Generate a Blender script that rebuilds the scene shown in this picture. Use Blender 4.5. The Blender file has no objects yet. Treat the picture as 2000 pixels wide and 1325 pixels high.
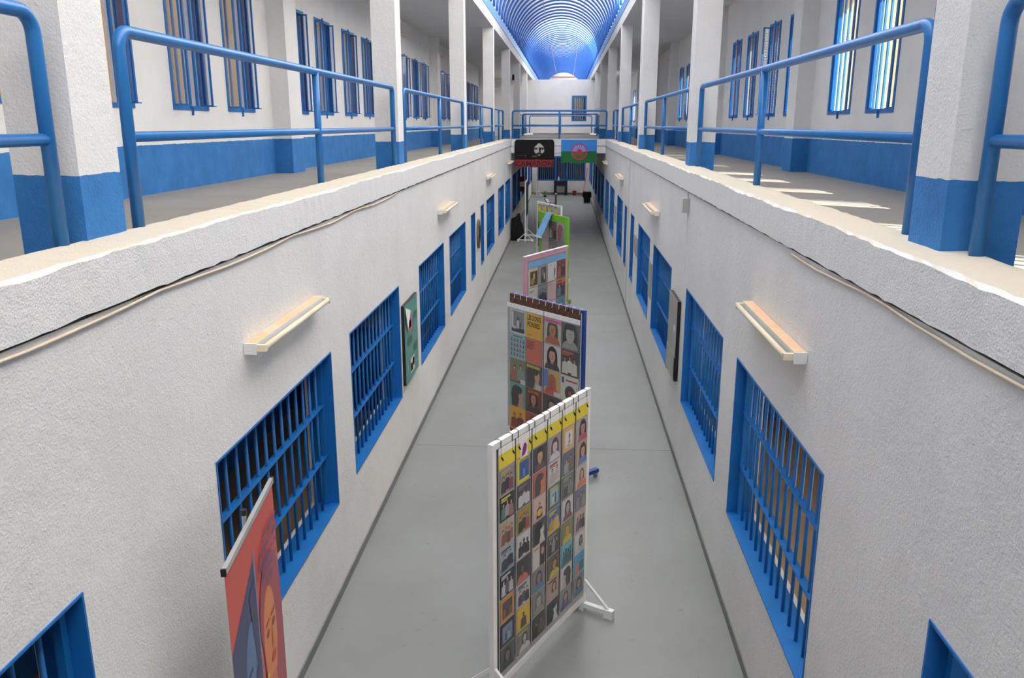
import bpy, math, random
from mathutils import Vector, Matrix
PI = math.pi
sc = bpy.context.scene
COL = sc.collection
random.seed(7)

# ------------------------------------------------------------------ camera
H = 4.05
FPX, CX, CY, VPX, VPY = 1620.0, 1000.0, 662.5, 1105.0, 242.0
pitch = math.atan((CY - VPY) / FPX)
yaw = math.atan((VPX - CX) / math.hypot(FPX, CY - VPY))
cam_d = bpy.data.cameras.new('camera')
cam = bpy.data.objects.new('camera', cam_d); COL.objects.link(cam)
cam.location = (0, 0, H)
cam.rotation_euler = (PI / 2 - pitch, 0, yaw)
cam_d.sensor_width = 36.0; cam_d.lens = 36.0 * FPX / 2000.0
cam_d.clip_start = 0.05; cam_d.clip_end = 600
sc.camera = cam

# ------------------------------------------------------------------ sky, sun, exposure
SUN_EL, SUN_AZ = math.radians(41), (0.83, -0.56)
w = bpy.data.worlds.new('sky'); sc.world = w; w.use_nodes = True
nt = w.node_tree; nt.nodes.clear()
o_ = nt.nodes.new('ShaderNodeOutputWorld'); b_ = nt.nodes.new('ShaderNodeBackground')
s_ = nt.nodes.new('ShaderNodeTexSky'); s_.sky_type = 'NISHITA'
s_.sun_disc = False; s_.sun_elevation = SUN_EL; s_.dust_density = 2.2
s_.sun_rotation = math.atan2(SUN_AZ[0], SUN_AZ[1]); s_.air_density = 1.0
b_.inputs['Strength'].default_value = 0.24
nt.links.new(s_.outputs[0], b_.inputs['Color']); nt.links.new(b_.outputs[0], o_.inputs[0])
sun_d = bpy.data.lights.new('sun', 'SUN'); sun_d.energy = 8.0; sun_d.angle = math.radians(0.6)
sun_d.color = (1.0, 0.93, 0.83)
sun = bpy.data.objects.new('sun', sun_d); COL.objects.link(sun)
sdir = Vector((-SUN_AZ[0] * math.cos(SUN_EL), -SUN_AZ[1] * math.cos(SUN_EL), -math.sin(SUN_EL)))
sun.rotation_euler = sdir.to_track_quat('-Z', 'Y').to_euler()
sun.location = (30, -20, 40)
vs = sc.view_settings
vs.view_transform = 'Standard'; vs.look = 'None'; vs.exposure = 1.02; vs.gamma = 1.0
vs.use_curve_mapping = False
cy = sc.cycles
cy.use_denoising = True
cy.max_bounces = 9; cy.diffuse_bounces = 6; cy.glossy_bounces = 3; cy.transmission_bounces = 6; cy.transparent_max_bounces = 12
cy.sample_clamp_indirect = 8.0; cy.caustics_reflective = False; cy.caustics_refractive = False

# ------------------------------------------------------------------ materials
def lin(c):
    return tuple((x / 12.92 if x <= 0.04045 else ((x + 0.055) / 1.055) ** 2.4) for x in [v / 255.0 for v in c])
MATS = {}
def principled(name):
    m = bpy.data.materials.new(name); m.use_nodes = True
    n = m.node_tree.nodes; b = n['Principled BSDF']
    MATS[name] = m
    return m, m.node_tree, b
def noise(t, scale, detail=3, rough=0.5, vec=None):
    n = t.nodes.new('ShaderNodeTexNoise'); n.inputs['Scale'].default_value = scale
    n.inputs['Detail'].default_value = detail; n.inputs['Roughness'].default_value = rough
    if vec is None:
        g = t.nodes.new('ShaderNodeNewGeometry'); vec = g.outputs['Position']
    t.links.new(vec, n.inputs['Vector'])
    return n.outputs['Fac']
def ramp(t, fac, a, b, p0=0.35, p1=0.65):
    r = t.nodes.new('ShaderNodeValToRGB')
    r.color_ramp.elements[0].position = p0; r.color_ramp.elements[0].color = (*a, 1)
    r.color_ramp.elements[1].position = p1; r.color_ramp.elements[1].color = (*b, 1)
    t.links.new(fac, r.inputs[0]); return r.outputs[0]
def mix(t, fac, a, b):
    m = t.nodes.new('ShaderNodeMix'); m.data_type = 'RGBA'
    for k, v in ((0, fac), (6, a), (7, b)):
        if isinstance(v, (int, float)): m.inputs[k].default_value = v
        elif isinstance(v, tuple): m.inputs[k].default_value = (*v, 1)
        else: t.links.new(v, m.inputs[k])
    return m.outputs[2]
def math_n(t, op, a, b=None):
    m = t.nodes.new('ShaderNodeMath'); m.operation = op
    for k, v in ((0, a), (1, b)):
        if v is None: continue
        if isinstance(v, (int, float)): m.inputs[k].default_value = v
        else: t.links.new(v, m.inputs[k])
    return m.outputs[0]
def bump(t, b, h, strength, dist=0.01):
    n = t.nodes.new('ShaderNodeBump'); n.inputs['Strength'].default_value = strength
    n.inputs['Distance'].default_value = dist
    t.links.new(h, n.inputs['Height']); t.links.new(n.outputs[0], b.inputs['Normal'])
def paint(name, c, rough=0.5, var=0.06, scale=3.0, bmp=0.0, bscale=60, metallic=0.0):
    m, t, b = principled(name)
    l = lin(c)
    lo = tuple(x * (1 - var) for x in l); hi = tuple(min(1, x * (1 + var)) for x in l)
    t.links.new(ramp(t, noise(t, scale), lo, hi), b.inputs['Base Color'])
    b.inputs['Roughness'].default_value = rough; b.inputs['Metallic'].default_value = metallic
    if bmp: bump(t, b, noise(t, bscale, 4), bmp)
    return m
BLUE = (30, 104, 180)
WHITE = (232, 231, 229)
def plaster(name, two_tone=None, base=WHITE, strength=0.45, stain=True):
    """White roughcast; with two_tone = height of the blue dado painted on it."""
    m, t, b = principled(name)
    l = lin(base)
    col = ramp(t, noise(t, 1.3, 5, 0.6), tuple(x * 0.93 for x in l), l, 0.3, 0.6)
    if stain:
        col = mix(t, math_n(t, 'MULTIPLY', ramp_f(t, noise(t, 0.5, 6, 0.7), 0.56, 0.72), 0.35), col, tuple(x * y for x, y in zip(l, (0.84, 0.83, 0.80))))
    if two_tone is not None:
        g = t.nodes.new('ShaderNodeNewGeometry'); s = t.nodes.new('ShaderNodeSeparateXYZ')
        t.links.new(g.outputs['Position'], s.inputs[0])
        z = math_n(t, 'ADD', s.outputs[2], math_n(t, 'MULTIPLY', math_n(t, 'SUBTRACT', noise(t, 9.0, 3), 0.5), 0.022))
        f = math_n(t, 'LESS_THAN', z, two_tone)
        bl = lin((46, 120, 188))
        bcol = ramp(t, noise(t, 4.0, 6, 0.65), tuple(x * 0.85 for x in bl), tuple(min(1, x * 1.12 + 0.01) for x in bl), 0.3, 0.7)
        scuff = ramp_f(t, noise(t, 2.2, 8, 0.75), 0.60, 0.75)
        bcol = mix(t, math_n(t, 'MULTIPLY', scuff, 0.25), bcol, lin((120, 150, 185)))
        col = mix(t, f, col, bcol)
    t.links.new(col, b.inputs['Base Color'])
    b.inputs['Roughness'].default_value = 0.85
    n1 = noise(t, 75, 2, 0.6); n2 = noise(t, 18, 3, 0.5)
    bump(t, b, math_n(t, 'ADD', n1, math_n(t, 'MULTIPLY', n2, 1.2)), strength, 0.009)
    return m
def ramp_f(t, fac, a, b):
    n = t.nodes.new('ShaderNodeMapRange'); n.clamp = True
    n.inputs[1].default_value = a; n.inputs[2].default_value = b
    t.links.new(fac, n.inputs[0]); return n.outputs[0]
plaster('plaster'); plaster('plaster_dado', 3.825); plaster('plaster_smooth', None, WHITE, 0.15)
plaster('plaster_cell', 1.25, (200, 192, 180), 0.3)
plaster('outer_wall_cream', None, (196, 160, 112), 0.3, False); plaster('outer_wall_ochre', None, (86, 66, 36), 0.3)
plaster('ceiling_white', None, (214, 215, 216), 0.12)
def ledge_mat():
    m, t, b = principled('ledge')
    base = lin(WHITE); cream = lin((214, 204, 184))
    g = t.nodes.new('ShaderNodeNewGeometry'); s = t.nodes.new('ShaderNodeSeparateXYZ')
    t.links.new(g.outputs['True Normal'], s.inputs[0])
    up = ramp_f(t, s.outputs[2], 0.84, 0.94)
    brown = mix(t, math_n(t, 'MULTIPLY', ramp_f(t, noise(t, 2.4, 6, 0.7), 0.58, 0.75), 0.3), cream, lin((190, 150, 110)))
    t.links.new(mix(t, up, base, brown), b.inputs['Base Color'])
    b.inputs['Roughness'].default_value = 0.85
    bump(t, b, math_n(t, 'ADD', noise(t, 90, 3), math_n(t, 'MULTIPLY', noise(t, 14, 4), 1.3)), 0.6, 0.008)
ledge_mat()
def floor_mat(name, c, c2, rough):
    m, t, b = principled(name)
    l, l2 = lin(c), lin(c2)
    col = ramp(t, noise(t, 0.55, 6, 0.65), l2, l, 0.35, 0.62)
    specks = ramp_f(t, noise(t, 11, 2, 0.4), 0.715, 0.735)
    col = mix(t, math_n(t, 'MULTIPLY', specks, 0.35), col, tuple(x * 0.6 for x in l2))
    t.links.new(col, b.inputs['Base Color'])
    t.links.new(ramp_f(t, noise(t, 1.4, 4), 0.0, 1.0), b.inputs['Roughness'])
    mr = t.nodes.new('ShaderNodeMapRange'); mr.inputs[3].default_value = rough - 0.07; mr.inputs[4].default_value = rough + 0.1
    t.links.new(noise(t, 1.4, 4), mr.inputs[0]); t.links.new(mr.outputs[0], b.inputs['Roughness'])
    bump(t, b, noise(t, 40, 3), 0.05)
floor_mat('floor_paint', (144, 147, 144), (135, 137, 132), 0.42)
floor_mat('gallery_floor', (160, 156, 147), (150, 144, 133), 0.6)
floor_mat('cell_floor', (176, 152, 122), (156, 132, 104), 0.6)
paint('joint_dark', (70, 72, 70), 0.9)
paint('baseboard_grey', (122, 125, 121), 0.6)
paint('blue_rail', (36, 116, 186), 0.33, 0.05, 2.0)
paint('blue_steel', (24, 108, 182), 0.42, 0.06, 5.0)
paint('blue_rib', (46, 108, 192), 0.4)
paint('blue_beam', (96, 152, 214), 0.5)
paint('white_pvc', (236, 236, 234), 0.4, 0.02)
paint('white_paint', (232, 232, 230), 0.5, 0.02)
paint('cable_cream', (222, 206, 182), 0.6)
paint('lamp_cream', (232, 220, 190), 0.5)
paint('lamp_white', (226, 226, 224), 0.45)
paint('galvanised', (150, 152, 152), 0.4, 0.05, 8, metallic=0.6)
paint('alu', (190, 192, 190), 0.35, 0.03, 8, metallic=0.5)
paint('black_plastic', (22, 22, 24), 0.5)
paint('black_cloth', (16, 16, 18), 0.9, 0.2, 12, 0.3, 40)
paint('wire_dark', (66, 64, 60), 0.5)
paint('pocket_plastic', (168, 166, 168), 0.3, 0.05, 2)
paint('yellow_card', (226, 208, 62), 0.6, 0.04)
paint('pink_frame', (206, 150, 172), 0.6)
paint('green_frame', (120, 190, 34), 0.5)
paint('navy_frame', (24, 62, 140), 0.45)
paint('purple_paint', (28, 22, 58), 0.6)
paint('dark_red', (122, 30, 34), 0.6)
paint('broom_red', (214, 84, 62), 0.5)
paint('teal_panel', (92, 150, 142), 0.6)
paint('grey_panel', (168, 168, 162), 0.6)
paint('wood_grey', (112, 96, 84), 0.8, 0.35, 14)
paint('dark_green_cloth', (30, 66, 58), 0.9)
paint('leaf_green', (96, 150, 48), 0.6, 0.2, 20)
paint('paper_white', (238, 238, 236), 0.7, 0.02)
paint('light_blue_paper', (118, 170, 218), 0.6, 0.05)
paint('terracotta', (178, 96, 66), 0.8)
paint('yard_sand', (206, 190, 160), 0.95, 0.12, 0.8)
paint('roof_grey', (170, 168, 164), 0.9)
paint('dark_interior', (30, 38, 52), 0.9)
def leopard():
    m, t, b = principled('brown_cloth')
    v = t.nodes.new('ShaderNodeTexVoronoi'); v.inputs['Scale'].default_value = 60
    g = t.nodes.new('ShaderNodeNewGeometry'); t.links.new(g.outputs['Position'], v.inputs['Vector'])
    t.links.new(ramp(t, v.outputs['Distance'], lin((142, 96, 66)), lin((60, 40, 32)), 0.1, 0.7), b.inputs['Base Color'])
    b.inputs['Roughness'].default_value = 0.85
leopard()
def dusty():
    m, t, b = principled('lamp_body_dusty')
    g = t.nodes.new('ShaderNodeNewGeometry'); s = t.nodes.new('ShaderNodeSeparateXYZ')
    t.links.new(g.outputs['True Normal'], s.inputs[0])
    dust = mix(t, ramp_f(t, noise(t, 6, 5, 0.6), 0.35, 0.65), lin((224, 180, 136)), lin((226, 200, 168)))
    t.links.new(mix(t, ramp_f(t, s.outputs[2], 0.5, 0.8), lin((228, 228, 226)), dust), b.inputs['Base Color'])
    b.inputs['Roughness'].default_value = 0.6
dusty()
def sheet(name, c, tr):
    m = bpy.data.materials.new(name); m.use_nodes = True; t = m.node_tree; t.nodes.clear(); MATS[name] = m
    o = t.nodes.new('ShaderNodeOutputMaterial'); a = t.nodes.new('ShaderNodeBsdfTranslucent'); d = t.nodes.new('ShaderNodeBsdfDiffuse')
    x = t.nodes.new('ShaderNodeMixShader'); x.inputs[0].default_value = tr
    a.inputs[0].default_value = (*c, 1); d.inputs[0].default_value = (*c, 1)
    t.links.new(d.outputs[0], x.inputs[1]); t.links.new(a.outputs[0], x.inputs[2]); t.links.new(x.outputs[0], o.inputs[0])
sheet('roof_sheet_clear', (0.96, 0.95, 0.92), 0.82)
sheet('roof_sheet_grey', (0.78, 0.78, 0.79), 0.23); sheet('roof_sheet_dim', (0.82, 0.86, 0.92), 0.5)  # far sheet's lower transmission is set to dim the end wall
def glass():
    m = bpy.data.materials.new('glass'); m.use_nodes = True; t = m.node_tree; t.nodes.clear(); MATS['glass'] = m
    o = t.nodes.new('ShaderNodeOutputMaterial'); a = t.nodes.new('ShaderNodeBsdfTransparent'); d = t.nodes.new('ShaderNodeBsdfGlossy')
    a.inputs[0].default_value = (0.86, 0.9, 0.94, 1); d.inputs['Roughness'].default_value = 0.05
    x = t.nodes.new('ShaderNodeMixShader'); x.inputs[0].default_value = 0.1
    t.links.new(a.outputs[0], x.inputs[1]); t.links.new(d.outputs[0], x.inputs[2]); t.links.new(x.outputs[0], o.inputs[0])
glass()
def print_mat():
    m, t, b = principled('print')
    a = t.nodes.new('ShaderNodeAttribute'); a.attribute_name = 'ink'
    t.links.new(a.outputs['Color'], b.inputs['Base Color']); b.inputs['Roughness'].default_value = 0.38
print_mat()
def mesh_screen():
    m, t, b = principled('wire_mesh')
    b.inputs['Base Color'].default_value = (*lin((30, 96, 165)), 1)
    g = t.nodes.new('ShaderNodeNewGeometry'); s = t.nodes.new('ShaderNodeSeparateXYZ'); t.links.new(g.outputs['Position'], s.inputs[0])
    fy = math_n(t, 'FRACT', math_n(t, 'MULTIPLY', s.outputs[1], 20.0)); fz = math_n(t, 'FRACT', math_n(t, 'MULTIPLY', s.outputs[2], 20.0))
    h = math_n(t, 'MAXIMUM', math_n(t, 'LESS_THAN', fy, 0.3), math_n(t, 'LESS_THAN', fz, 0.3))
    t.links.new(h, b.inputs['Alpha'])
mesh_screen()
def romani():
    m, t, b = principled('wheel_flag')
    uv = t.nodes.new('ShaderNodeUVMap'); s = t.nodes.new('ShaderNodeSeparateXYZ'); t.links.new(uv.outputs[0], s.inputs[0])
    x = math_n(t, 'MULTIPLY', math_n(t, 'SUBTRACT', s.outputs[0], 0.515), 1.53); y = math_n(t, 'SUBTRACT', s.outputs[1], 0.5)
    r = math_n(t, 'SQRT', math_n(t, 'ADD', math_n(t, 'MULTIPLY', x, x), math_n(t, 'MULTIPLY', y, y)))
    ang = math_n(t, 'ARCTAN2', y, x)
    base = mix(t, math_n(t, 'GREATER_THAN', y, 0.0), lin((30, 110, 60)), lin((60, 140, 225)))
    red = lin((214, 40, 62))
    ring = math_n(t, 'MULTIPLY', math_n(t, 'GREATER_THAN', r, 0.305), math_n(t, 'LESS_THAN', r, 0.35))
    hub = math_n(t, 'LESS_THAN', r, 0.095)
    sp = math_n(t, 'GREATER_THAN', math_n(t, 'COSINE', math_n(t, 'MULTIPLY', ang, 16.0)), math_n(t, 'SUBTRACT', 1.0, math_n(t, 'DIVIDE', 0.055, r)))
    sp = math_n(t, 'MULTIPLY', sp, math_n(t, 'LESS_THAN', r, 0.31))
    col = mix(t, math_n(t, 'MINIMUM', math_n(t, 'ADD', math_n(t, 'ADD', ring, hub), sp), 1.0), base, red)
    pale = math_n(t, 'MULTIPLY', math_n(t, 'GREATER_THAN', y, 0.0), math_n(t, 'MULTIPLY', math_n(t, 'LESS_THAN', math_n(t, 'COSINE', math_n(t, 'MULTIPLY', ang, 16.0)), -0.2), math_n(t, 'MULTIPLY', math_n(t, 'GREATER_THAN', r, 0.14), math_n(t, 'LESS_THAN', r, 0.28))))
    col = mix(t, math_n(t, 'MULTIPLY', pale, 0.45), col, lin((200, 215, 240)))
    t.links.new(col, b.inputs['Base Color']); b.inputs['Roughness'].default_value = 0.75
romani()

# ------------------------------------------------------------------ mesh helpers
class MB:
    def __init__(s): s.v = []; s.f = []; s.c = []
    def add(s, vs, fs, col=None):
        b = len(s.v); s.v += [tuple(v) for v in vs]
        for f in fs: s.f.append([i + b for i in f]); s.c.append(col)
        return s
    def box(s, a, b, col=None):
        x0, y0, z0 = (min(a[i], b[i]) for i in range(3)); x1, y1, z1 = (max(a[i], b[i]) for i in range(3))
        vs = [(x0, y0, z0), (x1, y0, z0), (x1, y1, z0), (x0, y1, z0), (x0, y0, z1), (x1, y0, z1), (x1, y1, z1), (x0, y1, z1)]
        return s.add(vs, [(0, 3, 2, 1), (4, 5, 6, 7), (0, 1, 5, 4), (1, 2, 6, 5), (2, 3, 7, 6), (3, 0, 4, 7)], col)
    def tube(s, pts, r, seg=10, caps=True, radii=None):
        pts = [Vector(p) for p in pts]; n = len(pts); rings = []
        up = Vector((0, 0, 1)); t0 = (pts[1] - pts[0]).normalized()
        if abs(t0.dot(up)) > 0.9: up = Vector((1, 0, 0))
        u = (up - t0 * up.dot(t0)).normalized()
        for i, p in enumerate(pts):
            t = (pts[min(i + 1, n - 1)] - pts[max(i - 1, 0)]).normalized()
            u = (u - t * u.dot(t)).normalized(); v = t.cross(u)
            rr = radii[i] if radii else r
            rings.append([p + (u * math.cos(2 * PI * k / seg) + v * math.sin(2 * PI * k / seg)) * rr for k in range(seg)])
        vs = [q for rg in rings for q in rg]; fs = []
        for i in range(n - 1):
            for k in range(seg):
                a, b = i * seg + k, i * seg + (k + 1) % seg
                fs.append((a, b, b + seg, a + seg))
        if caps: fs += [tuple(reversed(range(seg))), tuple(range((n - 1) * seg, n * seg))]
        return s.add(vs, fs)
    def prism(s, prof, f, n0, n1):
        """prof: list of 2-D points (closed); f(p, t) maps to 3-D; extruded from n0 to n1."""
        k = len(prof); vs = [f(p, n0) for p in prof] + [f(p, n1) for p in prof]
        fs = [(i, (i + 1) % k, k + (i + 1) % k, k + i) for i in range(k)] + [tuple(reversed(range(k))), tuple(range(k, 2 * k))]
        return s.add(vs, fs)
    def poly(s, pts, col=None): return s.add(pts, [tuple(range(len(pts)))], col)
    def mesh(s, name, mat, smooth=False):
        me = bpy.data.meshes.new(name); me.from_pydata(s.v, [], s.f); me.validate(); me.update()
        if mat: me.materials.append(MATS[mat])
        if any(c is not None for c in s.c):
            ca = me.color_attributes.new('ink', 'FLOAT_COLOR', 'CORNER')
            li = 0; data = []
            for pi, p in enumerate(me.polygons):
                c = lin(s.c[pi]) if s.c[pi] is not None else (0.5, 0.5, 0.5)
                data += [*c, 1.0] * p.loop_total
            ca.data.foreach_set('color', data)
        if smooth: me.polygons.foreach_set('use_smooth', [True] * len(me.polygons))
        return me
    def obj(s, name, mat, parent=None, loc=None, smooth=False):
        return link(name, s.mesh(name, mat, smooth), parent, loc)
def link(name, me, parent=None, loc=None, rot=None):
    o = bpy.data.objects.new(name, me); COL.objects.link(o)
    if parent is not None: o.parent = parent
    if loc is not None: o.location = loc
    if rot is not None: o.rotation_euler = rot
    return o
def thing(name, label, cat, loc=(0, 0, 0), rotz=0.0, group=None):
    o = bpy.data.objects.new(name, None); COL.objects.link(o)
    o.empty_display_size = 0.1
    o.location = loc; o.rotation_euler = (0, 0, rotz)
    return tag(o, label, cat, group)
def tag(o, label, cat, group=None):
    o['label'] = label; o['category'] = cat
    if group: o['group'] = group
    return o
def struct(o): o['kind'] = 'structure'; return o
def sroot(name, loc=(0, 0, 0), rotz=0.0):
    o = bpy.data.objects.new(name, None); COL.objects.link(o); o.location = loc; o.rotation_euler = (0, 0, rotz)
    return struct(o)
_TXT = {}
def text_polys(s):
    if s not in _TXT:
        cu = bpy.data.curves.new('lettering', 'FONT'); cu.body = s; cu.size = 1.0; cu.resolution_u = 2; cu.offset = 0.022
        ob = bpy.data.objects.new('lettering', cu); COL.objects.link(ob)
        me = ob.evaluated_get(bpy.context.evaluated_depsgraph_get()).to_mesh()
        v = [(p.co.x, p.co.y) for p in me.vertices]; f = [tuple(p.vertices) for p in me.polygons]
        bpy.data.objects.remove(ob); bpy.data.curves.remove(cu)
        x0 = min(p[0] for p in v); x1 = max(p[0] for p in v); y0 = min(p[1] for p in v); y1 = max(p[1] for p in v)
        _TXT[s] = ([((p[0] - x0) / (x1 - x0), (p[1] - y0) / (y1 - y0)) for p in v], f)
    return _TXT[s]
ORD = ['first', 'second', 'third', 'fourth', 'fifth', 'sixth', 'seventh', 'eighth', 'ninth', 'tenth', 'eleventh', 'twelfth', 'thirteenth', 'fourteenth', 'fifteenth', 'sixteenth']

def grid_wall(mb, P, u0, u1, v0, v1, t, holes):
    """wall slab u0..u1 x v0..v1, thickness t; P(u, v, w) -> xyz with w = 0 front; holes (ua, ub, va, vb)."""
    us = sorted(set([u0, u1] + [h[i] for h in holes for i in (0, 1) if u0 < h[i] < u1]))
    vv = sorted(set([v0, v1] + [h[i] for h in holes for i in (2, 3) if v0 < h[i] < v1]))
    def solid(i, j):
        if not (0 <= i < len(us) - 1 and 0 <= j < len(vv) - 1): return False
        a, b = (us[i] + us[i + 1]) / 2, (vv[j] + vv[j + 1]) / 2
        return not any(h[0] < a < h[1] and h[2] < b < h[3] for h in holes)
    for i in range(len(us) - 1):
        for j in range(len(vv) - 1):
            if not solid(i, j): continue
            a, b, c, d = us[i], us[i + 1], vv[j], vv[j + 1]
            mb.poly([P(a, c, 0), P(b, c, 0), P(b, d, 0), P(a, d, 0)])
            mb.poly([P(a, c, t), P(a, d, t), P(b, d, t), P(b, c, t)])
            if not solid(i - 1, j): mb.poly([P(a, c, 0), P(a, d, 0), P(a, d, t), P(a, c, t)])
            if not solid(i + 1, j): mb.poly([P(b, c, 0), P(b, c, t), P(b, d, t), P(b, d, 0)])
            if not solid(i, j - 1): mb.poly([P(a, c, 0), P(a, c, t), P(b, c, t), P(b, c, 0)])
            if not solid(i, j + 1): mb.poly([P(a, d, 0), P(b, d, 0), P(b, d, t), P(a, d, t)])

# ------------------------------------------------------------------ dimensions
XL, XR = -1.92, 1.42             # atrium walls
CL, CR = -2.17, 1.57             # column faces
GL, GR = -4.52, 3.87             # gallery outer walls
Z_SLAB, Z_LEDGE, Z_CEIL = 3.30, 3.53, 6.80
Y0, YE, YU = -6.0, 49.7, 54.5    # back, lower end wall, upper end wall
B0, B1 = 30.2, 41.0              # far bridge
SILL, HEAD = 0.845, 2.22
LW = [(0.54, 2.87), (4.19, 6.53), (7.15, 9.42), (10.81, 13.1), (13.8, 16.06), (17.08, 17.86), (19.08, 19.8), (20.57, 22.8),
      (24.22, 26.45), (27.14, 29.45), (30.85, 33.35), (33.93, 36.3), (37.4, 39.7), (40.4, 42.7), (43.9, 46.2), (46.8, 49.1)]
RW = [(0.54, 2.89), (4.24, 6.57), (7.2, 9.49), (10.88, 13.15), (13.77, 15.95), (17.04, 17.85), (19.06, 19.72), (20.52, 22.6),
      (24.1, 26.3), (27.1, 29.3), (30.7, 33.1), (33.8, 36.1), (37.4, 39.7), (40.4, 42.7), (43.9, 46.2), (46.8, 49.1)]
LU = [(1.2, 2.2), (3.0, 4.0), (6.05, 7.05), (7.75, 8.77), (9.66, 10.64), (11.27, 12.26), (13.87, 14.87), (15.5, 16.5), (17.37, 18.38), (19.05, 20.05),
      (21.9, 22.9), (23.55, 24.54), (25.24, 26.28), (26.9, 27.87), (31.03, 32.1), (32.7, 33.7), (40.9, 41.8), (42.5, 43.5), (39.2, 40.2)]
RU = [(3.3, 4.3), (4.95, 5.9), (6.95, 7.9), (8.62, 9.57), (10.44, 11.39), (12.0, 13.0), (14.62, 15.58), (16.22, 17.09), (18.06, 19.05), (19.69, 20.68),
      (27.3, 28.38), (29.0, 30.0), (47.8, 50.2)]
ZUL, ZUR = (4.21, 5.90), (4.18, 5.87)

# ------------------------------------------------------------------ floors
fl = sroot('floor')
MB().box((XL - 0.02, Y0, -0.3), (XR + 0.02, YE + 0.2, -0.012)).obj('bed', 'joint_dark', fl)
ys = [Y0, 10.02, 17.85, 25.7, 33.6, 41.5, YE + 0.2]
for a, b in zip(ys, ys[1:]):
    MB().box((XL, a + 0.004, -0.05), (XR, b - 0.004, 0.0)).obj('floor_slab', 'floor_paint', fl)
struct(MB().box((GL - 0.3, Y0, Z_SLAB - 0.24), (XL - 0.012, YU, Z_SLAB)).obj('floor_gallery_left', 'gallery_floor'))
struct(MB().box((XR + 0.012, Y0, Z_SLAB - 0.24), (GR + 0.3, YU, Z_SLAB)).obj('floor_gallery_right', 'gallery_floor'))
br = sroot('floor_bridge')
MB().box((XL, B0, Z_SLAB - 0.24), (XR, B1, Z_SLAB)).obj('deck', 'gallery_floor', br)
MB().box((XL, B0 - 0.03, Z_SLAB - 0.25), (XR, B0 + 0.0, Z_SLAB - 0.012)).obj('fascia', 'plaster_smooth', br)
MB().box((XL, B0 - 0.05, Z_SLAB), (XR, B0 + 0.16, Z_LEDGE)).obj('upstand', 'plaster_smooth', br)
MB().box((XL, B1 - 0.16, Z_SLAB), (XR, B1, Z_LEDGE)).obj('upstand', 'plaster_smooth', br)
MB().box((XL, B0 + 0.02, Z_SLAB - 0.27), (XR, B1, Z_SLAB - 0.245)).obj('soffit', 'ceiling_white', br)
struct(MB().box((XL, YE, Z_SLAB - 0.24), (XR, YU, Z_SLAB)).box((XL, YE, Z_SLAB), (XR, YE + 0.18, Z_LEDGE)).obj('floor_landing', 'gallery_floor'))
struct(MB().box((XL, Y0, Z_SLAB - 0.24), (XR, -0.28, Z_SLAB)).box((XL, -0.46, Z_SLAB), (XR, -0.28, Z_LEDGE)).obj('floor_near_bridge', 'gallery_floor'))

# ------------------------------------------------------------------ lower walls, baseboards, cells
def lower_wall(name, x, sgn, wins):
    mb = MB(); P = lambda u, v, t: (x + sgn * t, u, v)
    grid_wall(mb, P, Y0, YE, 0.0, Z_SLAB - 0.012, 0.24, [(a, b, SILL, HEAD) for a, b in wins])
    return struct(mb.obj(name, 'plaster'))
lower_wall('wall_left', XL, -1, LW)
lower_wall('wall_right', XR, 1, RW)
struct(MB().box((XL, Y0, 0), (XL + 0.012, YE, 0.085)).obj('baseboard_left', 'baseboard_grey'))
struct(MB().box((XR - 0.012, Y0, 0), (XR, YE, 0.085)).obj('baseboard_right', 'baseboard_grey'))
struct(MB().box((XL, YE - 0.012, 0), (XR, YE, 0.12)).obj('baseboard_end', 'baseboard_grey'))
def cells(name, xi, xo, parts):
    s = 1 if xo > xi else -1
    c = sroot('wall_' + name)
    holes = [(y, y + 2.2, 1.55, 2.85) for y in [Y0 + 0.6 + 2.9 * k for k in range(19)] if y + 2.0 < YE and not any(y - 0.1 < p < y + 2.3 for p in parts)]
    mb = MB(); grid_wall(mb, lambda u, v, t: (xo + s * t, u, v), Y0, YE, 0, Z_SLAB - 0.24, 0.15, holes)
    mb.obj('back_wall', 'plaster_cell', c)
    for h in holes: MB().box((xo + s * 0.06, h[0], h[2]), (xo + s * 0.07, h[1], h[3])).obj('frosted_pane', 'roof_sheet_clear', c)
    for y in parts: MB().box((xi, y, 0), (xo, y + 0.12, Z_SLAB - 0.24)).obj('cell_partition', 'plaster_cell', c)
    struct(MB().box((xi - s * 0.24, Y0, -0.2), (xo, YE, 0.0)).obj('floor_' + name, 'cell_floor'))
cells('cells_left', XL - 0.24, -3.95, [-0.2, 11.3, 18.3, 29.9, 36.8, 43.2])
cells('cells_right', XR + 0.24, 3.87, [-0.2, 11.3, 18.3, 29.9, 36.8, 43.2])
# lower end wall with its wide barred opening
EWX = (-1.635, 1.195); EWZ = (0.81, 2.225)
mb = MB(); grid_wall(mb, lambda u, v, t: (u, YE + t, v), XL - 0.3, XR + 0.3, 0, Z_SLAB - 0.24, 0.2, [(EWX[0], EWX[1], EWZ[0], EWZ[1])])
struct(mb.obj('wall_end', 'plaster_smooth'))
struct(MB().box((XL - 0.3, YE + 3.0, 0), (XR + 0.3, YE + 3.2, 3.06)).box((XL - 0.3, YE + 0.2, -0.1), (XR + 0.3, YE + 3.2, 0)).obj('wall_end_room', 'dark_interior'))  # the room's darkness is put into its wall and floor colour
struct(MB().box((GL - 0.3, Y0 - 0.2, -0.3), (GR + 0.3, Y0, 7.1)).obj('wall_back', 'plaster'))

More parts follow.
